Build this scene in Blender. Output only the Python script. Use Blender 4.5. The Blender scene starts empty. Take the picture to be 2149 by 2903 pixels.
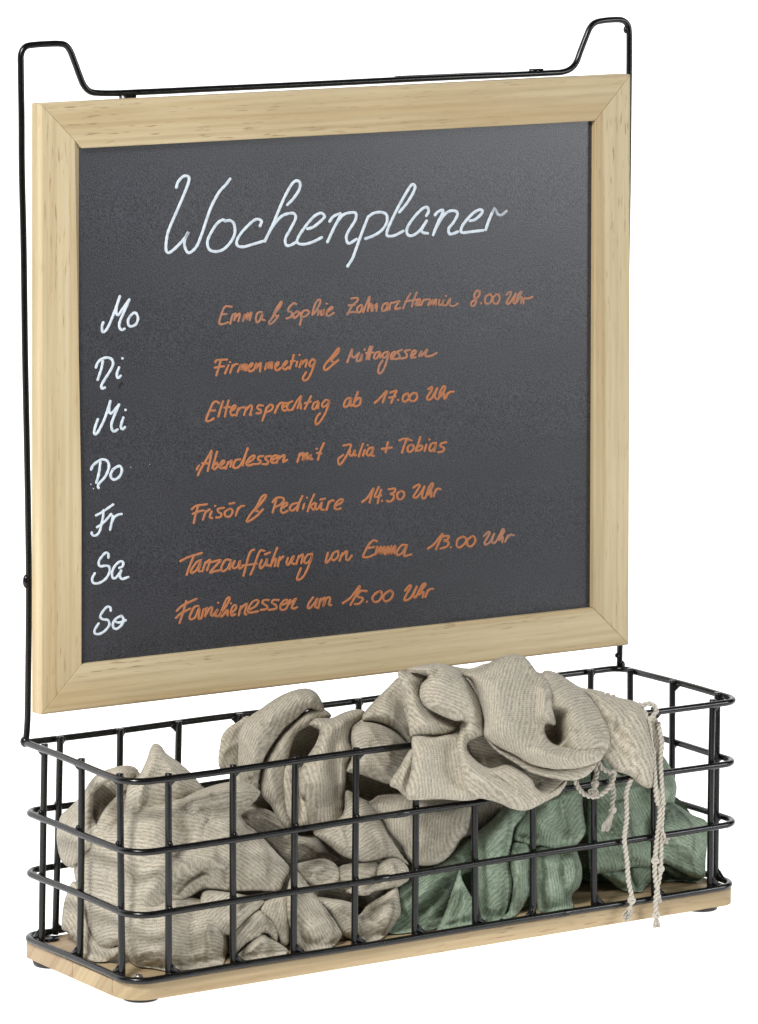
import bpy, math, random
import numpy as np
from mathutils import Vector, Euler

# ------------------------------------------------------------------ camera, world, light, exposure
SC = bpy.context.scene
COL = SC.collection
F_PX, CAM_ROT, CAM_LOC = 14052.8, (1.4016, -0.0095, -0.5911), (-1.4947, -2.4800, 0.7828)
cd = bpy.data.cameras.new("camera"); cam = bpy.data.objects.new("camera", cd); COL.objects.link(cam)
cam.location = CAM_LOC; cam.rotation_euler = CAM_ROT
cd.sensor_fit = 'VERTICAL'; cd.sensor_height = 24.0; cd.lens = F_PX / 2903.0 * 24.0
cd.clip_start = 0.05; cd.clip_end = 60
SC.camera = cam
W = bpy.data.worlds.new("World"); SC.world = W; W.use_nodes = True
bg = W.node_tree.nodes['Background']; bg.inputs[0].default_value = (1, 1, 1, 1); bg.inputs[1].default_value = 0.05

def area(name, loc, target, size, power, col=(1, 1, 1), size_y=None):
    l = bpy.data.lights.new(name, 'AREA'); l.energy = power; l.color = col
    l.shape = 'RECTANGLE'; l.size = size; l.size_y = size_y or size
    o = bpy.data.objects.new(name, l); COL.objects.link(o); o.location = loc
    o.rotation_euler = (Vector(target) - Vector(loc)).to_track_quat('-Z', 'Y').to_euler()
    return o
area("softbox_left", (-1.30, -0.95, 1.62), (0.2, 0.05, 0.2), 0.45, 66, (1, 0.99, 0.97))
area("softbox_right", (1.72, -1.35, 0.72), (0.25, 0.08, 0.35), 0.55, 19, (0.95, 0.975, 1.0), 0.7)
SC.view_settings.view_transform = 'Standard'; SC.view_settings.look = 'None'
SC.view_settings.exposure = 0.0; SC.view_settings.gamma = 1.0
SC.render.engine = 'CYCLES'
SC.cycles.max_bounces = 8

# ------------------------------------------------------------------ helpers
RM = np.array(Euler(CAM_ROT, 'XYZ').to_matrix()); CL = np.array(CAM_LOC)
def ray(px, py):
    "direction through a point of the survey photograph"
    px = np.asarray(px, float); py = np.asarray(py, float)
    d = np.stack([(px - 1074.5) / F_PX, -(py - 1451.7) / F_PX, -np.ones_like(px)], -1)
    return d @ RM.T
def on_y(px, py, Y):
    d = ray(px, py); t = (Y - CL[1]) / d[..., 1]
    return CL + d * t[..., None]
def proj(P):
    c = (np.asarray(P, float) - CL) @ RM
    return 1074.5 + F_PX * c[..., 0] / -c[..., 2], 1451.7 - F_PX * c[..., 1] / -c[..., 2]
def solve_axis(px, P, ax):
    "coordinate ax of P such that it lines up with column px"
    P = np.array(P, float)
    for _ in range(6):
        a = proj(P)[0]; Q = P.copy(); Q[ax] += 1e-3; b = proj(Q)[0]
        P[ax] += (px - a) / (b - a) * 1e-3
    return P

def link(name, me, mat, parent=None, smooth=True):
    o = bpy.data.objects.new(name, me); COL.objects.link(o)
    if mat: me.materials.clear(); me.materials.append(mat)
    if smooth: me.polygons.foreach_set('use_smooth', [True] * len(me.polygons))
    if parent: o.parent = parent
    return o
def mesh(name, V, Fc, uv=None):
    me = bpy.data.meshes.new(name); me.from_pydata([tuple(map(float, v)) for v in V], [], [tuple(int(i) for i in f) for f in Fc])
    if uv is not None:
        L = me.uv_layers.new(name='UVMap'); idx = np.empty(len(me.loops), int); me.loops.foreach_get('vertex_index', idx)
        L.data.foreach_set('uv', np.asarray(uv, float)[idx].ravel())
    me.validate(); me.update(); return me
def empty(name, loc, label, cat):
    o = bpy.data.objects.new(name, None); COL.objects.link(o); o.location = (0, 0, 0)
    o['label'] = label; o['category'] = cat; o.empty_display_size = 0.02
    return o

def catmull(P, n=8, closed=False):
    P = np.asarray(P, float)
    if len(P) < 3 and not closed:
        t = np.linspace(0, 1, n)[:, None]; return P[0] * (1 - t) + P[-1] * t
    if closed: Q = np.vstack([P[-1], P, P[0], P[1]])
    else: Q = np.vstack([2 * P[0] - P[1], P, 2 * P[-1] - P[-2]])
    out = []
    for i in range(1, len(Q) - 2):
        p0, p1, p2, p3 = Q[i - 1], Q[i], Q[i + 1], Q[i + 2]
        for t in np.linspace(0, 1, n, endpoint=False):
            out.append(0.5 * (2 * p1 + (p2 - p0) * t + (2 * p0 - 5 * p1 + 4 * p2 - p3) * t * t + (3 * p1 - p0 - 3 * p2 + p3) * t ** 3))
    if not closed: out.append(Q[-2])
    return np.array(out)
def fillet(P, r, n=7, closed=False):
    P = [np.array(p, float) for p in P]; N = len(P); out = []
    rr = r if isinstance(r, (list, tuple)) else [r] * N
    for i in range(N):
        if not closed and i in (0, N - 1): out.append(P[i]); continue
        a, b, c = P[i - 1], P[i], P[(i + 1) % N]
        u = (a - b) / np.linalg.norm(a - b); v = (c - b) / np.linalg.norm(c - b)
        half = math.acos(max(-1, min(1, float(u @ v)))) / 2
        if half > 1.5: out.append(b); continue
        d = min(rr[i] / math.tan(half), 0.49 * np.linalg.norm(a - b), 0.49 * np.linalg.norm(c - b))
        s, e = b + u * d, b + v * d
        rad = d * math.tan(half); bis = (u + v) / np.linalg.norm(u + v); cen = b + bis * (rad / math.sin(half))
        for k in range(n + 1):
            t = k / n; q = s * (1 - t) + e * t - cen; q = q / np.linalg.norm(q) * rad; out.append(cen + q)
    return np.array(out)
def tube(P, R, seg=10, closed=False, caps=True):
    P = np.asarray(P, float); n = len(P); R = np.broadcast_to(np.asarray(R, float), (n,))
    T = (np.roll(P, -1, 0) - np.roll(P, 1, 0)) if closed else np.gradient(P, axis=0)
    T /= np.linalg.norm(T, axis=1)[:, None] + 1e-12
    up = np.array([0, 0, 1.]) if abs(T[0][2]) < .9 else np.array([0, 1., 0])
    N = up - T[0] * (up @ T[0]); N /= np.linalg.norm(N); V = []
    for i in range(n):
        N = N - T[i] * (N @ T[i]); N /= np.linalg.norm(N); B = np.cross(T[i], N)
        for k in range(seg):
            a = 2 * math.pi * k / seg; V.append(P[i] + R[i] * (math.cos(a) * N + math.sin(a) * B))
    Fc = []
    m = n if closed else n - 1
    for i in range(m):
        j = (i + 1) % n
        for k in range(seg):
            l = (k + 1) % seg; Fc.append((i * seg + k, i * seg + l, j * seg + l, j * seg + k))
    if not closed and caps:
        Fc.append(tuple(range(seg - 1, -1, -1))); Fc.append(tuple((n - 1) * seg + k for k in range(seg)))
    return np.array(V), Fc
def join(parts):
    V = []; Fc = []; o = 0
    for v, f in parts:
        V.append(np.asarray(v)); Fc += [tuple(i + o for i in q) for q in f]; o += len(v)
    return np.vstack(V), Fc
def ball(c, r, seg=10, rings=6):
    c = np.array(c); r = np.broadcast_to(np.asarray(r, float), (3,)); V = [c + r * (0, 0, 1)]
    for i in range(1, rings):
        a = math.pi * i / rings
        for k in range(seg):
            b = 2 * math.pi * k / seg; V.append(c + r * (math.sin(a) * math.cos(b), math.sin(a) * math.sin(b), math.cos(a)))
    V.append(c - r * (0, 0, 1)); Fc = []
    for k in range(seg):
        Fc.append((0, 1 + k, 1 + (k + 1) % seg)); Fc.append((len(V) - 1, 1 + (rings - 2) * seg + (k + 1) % seg, 1 + (rings - 2) * seg + k))
        for i in range(rings - 2):
            a = 1 + i * seg; Fc.append((a + k, a + seg + k, a + seg + (k + 1) % seg, a + (k + 1) % seg))
    return np.array(V), Fc
def bevel(o, w, seg=2, ang=35):
    m = o.modifiers.new('bevel', 'BEVEL'); m.width = w; m.segments = seg; m.limit_method = 'ANGLE'; m.angle_limit = math.radians(ang)
    m.harden_normals = False

# ------------------------------------------------------------------ materials
class NT:
    def __init__(s, name):
        s.m = bpy.data.materials.new(name); s.m.use_nodes = True; s.t = s.m.node_tree; s.b = s.t.nodes['Principled BSDF']
    def n(s, kind, **kw):
        x = s.t.nodes.new(kind)
        for k, v in kw.items():
            if k in x.inputs: x.inputs[k].default_value = v
            else: setattr(x, k, v)
        return x
    def l(s, a, b): s.t.links.new(a, b)
    def math(s, op, a, b=None, clamp=False):
        x = s.t.nodes.new('ShaderNodeMath'); x.operation = op; x.use_clamp = clamp
        for i, v in enumerate((a, b)):
            if v is None: continue
            if isinstance(v, (int, float)): x.inputs[i].default_value = v
            else: s.l(v, x.inputs[i])
        return x.outputs[0]
    def ramp(s, fac, stops):
        r = s.t.nodes.new('ShaderNodeValToRGB'); s.l(fac, r.inputs[0]); e = r.color_ramp.elements
        while len(e) < len(stops): e.new(.5)
        for i, (p, c) in enumerate(stops): e[i].position = p; e[i].color = tuple(c) + (1,) if len(c) == 3 else c
        return r.outputs[0]
    def mix(s, f, a, b, mode='MIX'):
        x = s.t.nodes.new('ShaderNodeMix'); x.data_type = 'RGBA'; x.blend_type = mode
        for k, v in ((0, f), (6, a), (7, b)):
            if isinstance(v, (int, float)): x.inputs[k].default_value = v
            elif isinstance(v, tuple): x.inputs[k].default_value = v + (1,)
            else: s.l(v, x.inputs[k])
        return x.outputs[2]
    def noise(s, vec, scale, detail=3, rough=.5, dist=0):
        x = s.n('ShaderNodeTexNoise'); s.l(vec, x.inputs['Vector']); x.inputs['Scale'].default_value = scale
        x.inputs['Detail'].default_value = detail; x.inputs['Roughness'].default_value = rough; x.inputs['Distortion'].default_value = dist
        return x.outputs['Fac']
    def scl(s, vec, v):
        x = s.n('ShaderNodeMapping'); s.l(vec, x.inputs[0]); x.inputs['Scale'].default_value = v; return x.outputs[0]
    def bump(s, h, st, dist):
        x = s.n('ShaderNodeBump'); x.inputs['Strength'].default_value = st; x.inputs['Distance'].default_value = dist
        s.l(h, x.inputs['Height']); s.l(x.outputs[0], s.b.inputs['Normal'])

def wood_mat(name, c1, c2, c3, seed=0.0):
    "uv.x runs along the grain, uv.y across it, both in metres"
    w = NT(name); uv = w.n('ShaderNodeTexCoord').outputs['UV']
    mp = w.n('ShaderNodeMapping'); w.l(uv, mp.inputs[0]); mp.inputs['Location'].default_value = (seed, seed * .37, 0); uv = mp.outputs[0]
    broad = w.noise(w.scl(uv, (2.0, 62, 1)), 1, 3, .55, .5)
    fine = w.noise(w.scl(uv, (14, 420, 1)), 1, 4, .62)
    ring = w.n('ShaderNodeTexWave'); w.l(w.scl(uv, (1.2, 26, 1)), ring.inputs[0]); ring.wave_type = 'BANDS'; ring.bands_direction = 'Y'
    ring.inputs['Scale'].default_value = 1.1; ring.inputs['Distortion'].default_value = 5.5; ring.inputs['Detail'].default_value = 3
    ring.inputs['Detail Scale'].default_value = .8
    c = w.ramp(broad, [(.30, tuple(v * k for v, k in zip(c2, (.97, .93, .88)))), (.44, c2), (.58, c1), (.75, c1)])
    r2 = w.ramp(ring.outputs['Fac'], [(0, (.90, .88, .86)), (.25, (1,) * 3), (.9, (1,) * 3), (1, (.94,) * 3)])
    c = w.mix(.75, c, r2, 'MULTIPLY')
    c = w.mix(.8, c, w.ramp(fine, [(.3, (.87, .85, .82)), (.55, (1, 1, 1)), (.8, (1.0, 1.0, 1.0))]), 'MULTIPLY')
    pore = w.noise(w.scl(uv, (60, 640, 1)), 1, 2, .5)
    band = w.noise(w.scl(uv, (3, 55, 1)), 1, 2, .5)
    pf = w.math('MULTIPLY', w.ramp(pore, [(.60, (0, 0, 0)), (.70, (1, 1, 1))]), w.ramp(band, [(.44, (.18,) * 3), (.60, (1,) * 3)]))
    c = w.mix(w.math('MULTIPLY', pf, .75), c, c3)
    blot = w.noise(uv, 9, 2, .5)
    c = w.mix(.6, c, w.ramp(blot, [(.35, (.93, .92, .9)), (.6, (1.03, 1.03, 1.02))]), 'MULTIPLY')
    w.l(c, w.b.inputs['Base Color']); w.b.inputs['Roughness'].default_value = .62
    w.b.inputs['Specular IOR Level'].default_value = .3
    w.bump(w.math('SUBTRACT', fine, w.math('MULTIPLY', pf, .8)), .35, .0004)
    return w.m
M_wood = wood_mat('pale_wood', (.525, .435, .275), (.46, .362, .213), (.25, .15, .075))
M_wood2 = wood_mat('base_wood', (.42, .325, .195), (.33, .25, .145), (.22, .13, .07), 3.1)
M_wood3 = wood_mat('base_wood_dark', (.37, .28, .175), (.31, .225, .14), (.20, .12, .07), 7.7)

def metal():
    w = NT('black_powder_coat'); co = w.n('ShaderNodeTexCoord').outputs['Object']
    w.b.inputs['Base Color'].default_value = (.0030, .0029, .0030, 1); w.b.inputs['Specular IOR Level'].default_value = .36
    n = w.noise(co, 900, 2); n2 = w.noise(co, 130, 3)
    w.l(w.ramp(n2, [(.3, (.20,) * 3), (.7, (.33,) * 3)]), w.b.inputs['Roughness'])
    w.bump(w.math('ADD', n, w.math('MULTIPLY', n2, 2.0)), .11, .0003); return w.m
M_metal = metal()
def plain(name, c, r=.6):
    w = NT(name); co = w.n('ShaderNodeTexCoord').outputs['Object']
    f = w.noise(co, 300, 3); w.l(w.mix(f, tuple(x * .8 for x in c), tuple(x * 1.15 for x in c)), w.b.inputs['Base Color'])
    w.b.inputs['Roughness'].default_value = r; return w.m
M_rubber = plain('black_rubber', (.012, .012, .012), .6)
M_steel = plain('screw_steel', (.35, .34, .32), .35); M_steel.node_tree.nodes['Principled BSDF'].inputs['Metallic'].default_value = .9
def slate():
    w = NT('chalkboard_paint'); co = w.n('ShaderNodeTexCoord').outputs['Object']
    g = w.noise(co, 1150, 2, .7); big = w.noise(co, 7, 3, .5); mid = w.noise(w.scl(co, (1, 1, 2.2)), 30, 3, .55)
    c = w.mix(w.ramp(g, [(.36, (0,) * 3), (.66, (1,) * 3)]), (.008, .0082, .0105), (.052, .053, .062))
    c = w.mix(.9, c, w.ramp(w.math('ADD', w.math('MULTIPLY', big, .7), w.math('MULTIPLY', mid, .3)), [(.36, (.85,) * 3), (.66, (1.17, 1.17, 1.18))]), 'MULTIPLY')
    w.l(c, w.b.inputs['Base Color']); w.b.inputs['Specular IOR Level'].default_value = .6
    w.b.inputs['Roughness'].default_value = .34
    w.bump(g, .28, .0004); return w.m
M_slate = slate()
def paint(name, c, cf, fade):
    w = NT(name); co = w.n('ShaderNodeTexCoord').outputs['Object']
    n = w.noise(co, 190, 3, .6)
    w.l(w.mix(w.math('MULTIPLY', w.ramp(n, [(.42, (0,) * 3), (.68, (1,) * 3)]), fade), c, cf), w.b.inputs['Base Color'])
    w.b.inputs['Roughness'].default_value = .65; w.b.inputs['Specular IOR Level'].default_value = .18; return w.m
M_white = paint('white_chalk_marker', (.58, .64, .70), (.42, .48, .54), .7)
M_orange = paint('orange_chalk_marker', (.39, .152, .066), (.30, .135, .072), .6)
M_orange_sheen = paint('sheen_paled_orange_chalk_marker', (.37, .165, .095), (.21, .15, .12), .85)  # paler, greyer orange: mostly the board's sheen put into the colour
M_grey = paint('worn_white_chalk_marker', (.42, .46, .5), (.2, .22, .24), .8)
M_smudge = plain('smudge', (.006, .006, .006), .7)

def cloth(name, hi, lo, warp, strength=.55):
    "twill weave; uv in metres along (x) and across (y) the ribs"
    w = NT(name); uv = w.n('ShaderNodeTexCoord').outputs['UV']
    sep = w.n('ShaderNodeSeparateXYZ')
    wob = w.noise(uv, 40, 2); off = w.math('MULTIPLY', w.math('SUBTRACT', wob, .5), .0030)
    w.l(uv, sep.inputs[0]); x, y = sep.outputs[0], w.math('ADD', sep.outputs[1], off)
    P = .0021
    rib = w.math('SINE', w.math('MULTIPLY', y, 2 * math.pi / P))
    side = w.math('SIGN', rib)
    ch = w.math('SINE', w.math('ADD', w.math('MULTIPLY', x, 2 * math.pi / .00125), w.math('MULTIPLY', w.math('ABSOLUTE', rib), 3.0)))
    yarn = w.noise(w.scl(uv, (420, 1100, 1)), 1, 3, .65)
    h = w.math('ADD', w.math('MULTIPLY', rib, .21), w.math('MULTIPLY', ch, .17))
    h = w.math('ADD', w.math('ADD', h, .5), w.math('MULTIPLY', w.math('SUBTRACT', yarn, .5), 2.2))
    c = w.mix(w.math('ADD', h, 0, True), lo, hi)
    sl = w.noise(w.scl(uv, (60, 500, 1)), 1, 2)
    c = w.mix(w.math('MULTIPLY', w.ramp(sl, [(.55, (0,) * 3), (.7, (1,) * 3)]), .28), c, warp)
    w.l(c, w.b.inputs['Base Color']); w.b.inputs['Roughness'].default_value = .88
    w.b.inputs['Specular IOR Level'].default_value = .15
    w.b.inputs['Sheen Weight'].default_value = .12; w.b.inputs['Sheen Roughness'].default_value = .5
    w.bump(h, strength, .0007); return w.m
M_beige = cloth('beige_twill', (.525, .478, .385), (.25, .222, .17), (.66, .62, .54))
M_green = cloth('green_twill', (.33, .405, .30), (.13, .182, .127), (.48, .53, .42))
def cordm():
    w = NT('beige_yarn'); co = w.n('ShaderNodeTexCoord').outputs['Object']
    f = w.noise(co, 1500, 3); w.l(w.mix(f, (.30, .27, .22), (.60, .56, .49)), w.b.inputs['Base Color'])
    w.b.inputs['Roughness'].default_value = .9; w.bump(f, .4, .0004); return w.m
M_cord = cordm()

# ------------------------------------------------------------------ survey points (photo pixels) and the box they make
D = 0.1306; WX = 0.46
Z = [0.1227, 0.0802, 0.0413, 0.0]
FLp = [(368, 2222), (378, 2423), (380, 2600), (373, 2787)]
FRp = [(2101, 1986), (2096, 2160), (2098, 2333), (2090, 2509)]
BLp = [(71, 2105), (66, 2301), (66, 2469), (62, 2653)]
BRp1 = (1759, 1892)
FL = [on_y(*p, 0.0) for p in FLp]; FR = [on_y(*p, 0.0) for p in FRp]; BL = [on_y(*p, D) for p in BLp]
BR1 = on_y(*BRp1, D)
BR = [np.array([BR1[0] - .0 + (FR[k][0] - FR[0][0]), D, BL[k][2] + (FR[k][2] - FL[k][2]) * .8]) for k in range(4)]
BR[0] = BR1
TILT = 0.0121
BN = np.array([0, -math.cos(TILT), math.sin(TILT)]); B0 = np.array([0, D - .017, .142])   # board front plane
def on_board(px, py, off=0.0):
    d = ray(px, py); P0 = B0 + BN * off; t = ((P0 - CL) @ BN) / (d @ BN)
    return CL + d * t[..., None]

# ------------------------------------------------------------------ backdrop: made-up white sweep (floor into wall), glow added so it clips to white
FLOOR = -0.0175
def backdrop():
    pr = [(-.42, FLOOR), (1.0, FLOOR)] + [(1.0 + .5 * math.sin(a), FLOOR + .5 - .5 * math.cos(a)) for a in np.linspace(.1, math.pi / 2, 12)] + [(1.5, 3.2)]
    V = []; Fc = []
    for y, z in pr: V += [(-2.2, y, z), (4.5, y, z)]
    for i in range(len(pr) - 1): Fc.append((2 * i, 2 * i + 1, 2 * i + 3, 2 * i + 2))
    w = NT('glowing_white_sweep'); w.b.inputs['Base Color'].default_value = (.8, .8, .8, 1)
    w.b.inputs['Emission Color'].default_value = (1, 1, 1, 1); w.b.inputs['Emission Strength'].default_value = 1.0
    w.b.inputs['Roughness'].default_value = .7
    o = link('backdrop', mesh('backdrop', V, Fc), w.m); o['kind'] = 'structure'
    o['label'] = 'plain bright white backdrop behind and below the organizer'
backdrop()

# ------------------------------------------------------------------ the organizer
ORG = empty('wall_organizer', (0, 0, 0), 'wooden framed chalkboard wall organizer with black wire basket and wooden base', 'wall organizer')

RW = 0.00213
def ring(k):
    c = [FL[k], FR[k], BR[k], BL[k]]
    rr = [.015, .013, .012, .011] if k else [.015, .013, .010, .003]
    P = fillet(c, rr, 8, True)
    # subdivide the long runs and let them wander by tenths of a millimetre
    Q = []
    rnd = random.Random(k * 7 + 3); ph = [rnd.uniform(0, 6) for _ in range(4)]
    for i in range(len(P)):
        a, b = P[i], P[(i + 1) % len(P)]; n = max(1, int(np.linalg.norm(b - a) / .014))
        for j in range(n):
            q = a + (b - a) * j / n
            Q.append(q + np.array([0, .00025 * math.sin(q[0] * 43 + ph[0]), .0003 * math.sin(q[0] * 31 + q[1] * 50 + ph[1])]))
    V, Fc = tube(Q, RW, 12, True)
    parts = [(V, Fc)]
    # lap-weld bulge where the ring's ends meet
    lap = [None, (1137, 2305), (1080, 2496), (1600, 2590)][k]
    if lap:
        p = on_y(*lap, 0.0); t = (FR[k] - FL[k]) / np.linalg.norm(FR[k] - FL[k])
        L = [p + t * s for s in (-.009, -.006, 0, .005, .008)]
        for q in L:
            s = (q[0] - FL[k][0]) / (FR[k][0] - FL[k][0]); q[2] = FL[k][2] + s * (FR[k][2] - FL[k][2]); q[1] = 0
        parts.append(tube(np.array(L), [.0012, .0023, .0025, .0023, .0012], 10))
    V, Fc = join(parts)
    link('basket_ring', mesh('basket_ring', V, Fc), M_metal, ORG)
for k in range(4): ring(k)

def lerp_ring(k, side, s):
    a, b = {'F': (FL, FR), 'B': (BL, BR), 'L': (FL, BL), 'R': (FR, BR)}[side]
    return a[k] * (1 - s) + b[k] * s
INS = RW * 1.85
def upright(side, pxt, pxb):
    ax = 0 if side in 'FB' else 1
    inw = {'F': (0, INS, 0), 'B': (0, -INS, 0), 'L': (INS, 0, 0), 'R': (-INS, 0, 0)}[side]; inw = np.array(inw)
    def at(k, px):
        lo, hi = -.05, 1.05
        for _ in range(40):
            m = (lo + hi) / 2; v = proj(lerp_ring(k, side, m) + inw)[0]; v0 = proj(lerp_ring(k, side, 0) + inw)[0]; v1 = proj(lerp_ring(k, side, 1) + inw)[0]
            if (v < px) == (v1 > v0): lo = m
            else: hi = m
        return lerp_ring(k, side, lo) + inw
    top = at(0, pxt); bot = at(3, pxb)
    top[2] += .0022; bot[2] -= .0012
    n = 14; P = []; R = []
    rnd = random.Random(int(pxt * 3 + ord(side))); b1, b2 = rnd.uniform(-.0005, .0005), rnd.uniform(0, 6)
    for i in range(n):
        s = [0, .012, .03, .06, .1, .25, .4, .55, .7, .82, .9, .95, .98, 1][i]
        p = top * (1 - s) + bot * s; p = p + np.array([b1, 0, 0] if ax == 0 else [0, b1, 0]) * math.sin(s * 3.1 + b2 * .1)
        P.append(p); R.append(RW * 1.0)
    parts = [tube(P, R, 12)]
    # weld fillets: small webs between upright and ring, top and bottom
    out = -inw / np.linalg.norm(inw)
    along = np.array([1., 0, 0]) if ax == 0 else np.array([0, 1., 0])
    sg = 1 if rnd.random() < .7 else -1
    for k in (0, 1, 2, 3):
        s = (top[2] - lerp_ring(k, side, .5)[2]) / (top[2] - bot[2])
        s = [0.018, (Z[0] - Z[1]) / (Z[0] - Z[3]), (Z[0] - Z[2]) / (Z[0] - Z[3]), .985][k]
        c = top * (1 - s) + bot * s
        if k in (1, 2):
            c = c + out * INS * .5; parts.append(ball(c, (RW * .9, RW * .9, RW * 1.15), 8, 6)); continue
        c0 = c + out * INS * .55
        dz = -1 if k == 0 else 1
        big = 1.0 if k == 0 else 1.35
        a = c0 + along * sg * RW * 2.6 * big; b = c0 + np.array([0, 0, dz]) * RW * 3.0 * big + out * (-INS * .45)
        m = (a + b) / 2 * .62 + c0 * .38
        parts.append(tube(catmull([a, m, b], 5), [RW * .15, RW * .5, RW * .75, RW * .85, RW * .95, RW * .95, RW * .95, RW * .85, RW * .6, RW * .5, RW * .2][:11], 8))
        parts.append(ball(c0, (RW * 1.0,) * 3, 8, 6))
    V, Fc = join(parts)
    link('upright_wire', mesh('upright_wire', V, Fc), M_metal, ORG)
for a, b in zip([477, 661, 838, 1010, 1178, 1348, 1511, 1685, 1854, 2021], [478, 661, 832, 1005, 1176, 1347, 1511, 1684, 1855, 2012]): upright('F', a, b)
for a, b in ((170, 157), (340, 330), (508, 500), (680, 672), (849, 842), (1017, 1010), (1184, 1177), (1350, 1344), (1513, 1508), (1675, 1670)): upright('B', a, b)
for a, b in ((127, 118), (231, 227), (340, 346)): upright('L', a, b)
for a, b in ((1786, 1784), (1906, 1903), (2034, 2028)): upright('R', a, b)

# hanging wire: one bent rod from the back left corner up, across and down again
def hanger():
    px = [(73, 2104), (77, 2060), (79, 1990), (82, 1700), (80, 1480), (77, 1300), (71, 1000), (67, 700), (62, 480), (61, 330), (59, 190), (60, 153), (72, 133), (95, 127.5), (130, 125), (165, 124),
          (185, 128), (198, 143), (210, 172), (225, 213), (237, 241), (254, 259), (280, 264), (330, 264.5), (385, 262), (500, 257), (600, 252), (900, 238), (1200, 223), (1430, 213), (1560, 207), (1596, 204),
          (1619, 194), (1634, 176), (1645, 147), (1660, 108), (1672, 80), (1686, 65), (1708, 59), (1740, 56), (1762, 57), (1776, 66), (1783, 85), (1784, 144), (1783, 260), (1779, 600), (1772, 1000), (1765, 1400), (1758, 1800), (1756, 1888)]
    C = catmull(px, 5); P = on_y(C[:, 0], C[:, 1], D)
    P[0] = BL[0]
    parts = [tube(P, RW * .95, 12)]
    parts.append(ball(BL[0] + [0, 0, .0005], (.0032, .0032, .0036)))
    parts.append(ball(on_y(1757, 1886, D) + [0.001, 0, 0], (.0030, .0028, .0034)))
    p = on_y(76, 1648, D); parts.append(ball(p - (.0006, 0, 0), (.0021, .0022, .0044)))
    p = on_y(1750, 1858, D); parts.append(ball(p, (.0018, .0018, .0018)))
    p = on_y(1774, 84, D); parts.append(ball(p, (.0016, .0018, .0026)))
    # lap of the cross rod
    L = catmull([(1120, 222), (1150, 220), (1350, 211.5), (1400, 210), (1420, 210)], 4)
    parts.append(tube(on_y(L[:, 0], L[:, 1], D + .001), .0014, 8))
    # rod that carries the board, behind it
    for x0 in (362, 1520):
        q0 = on_y(x0, 262 if x0 < 900 else 206, D); q1 = q0.copy()
        b = [q0 + (-.0052, .0, -.0), q0 + (-.0052, 0, -.010), q0 + (.0052, 0, -.010), q0 + (.0052, 0, 0)]
        th = np.array([0, .0016, 0])
        V = [x - th for x in b] + [x + th for x in b]
        if x0 > 900: V = [q0 + (v - q0) * (.9, 1, .28) + (0, 0, .0025) for v in V]
        parts.append((np.array(V), [(0, 1, 2, 3), (7, 6, 5, 4), (0, 4, 5, 1), (1, 5, 6, 2), (2, 6, 7, 3), (3, 7, 4, 0)]))
    V, Fc = join(parts); link('hanging_wire', mesh('hanging_wire', V, Fc), M_metal, ORG)
hanger()

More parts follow.
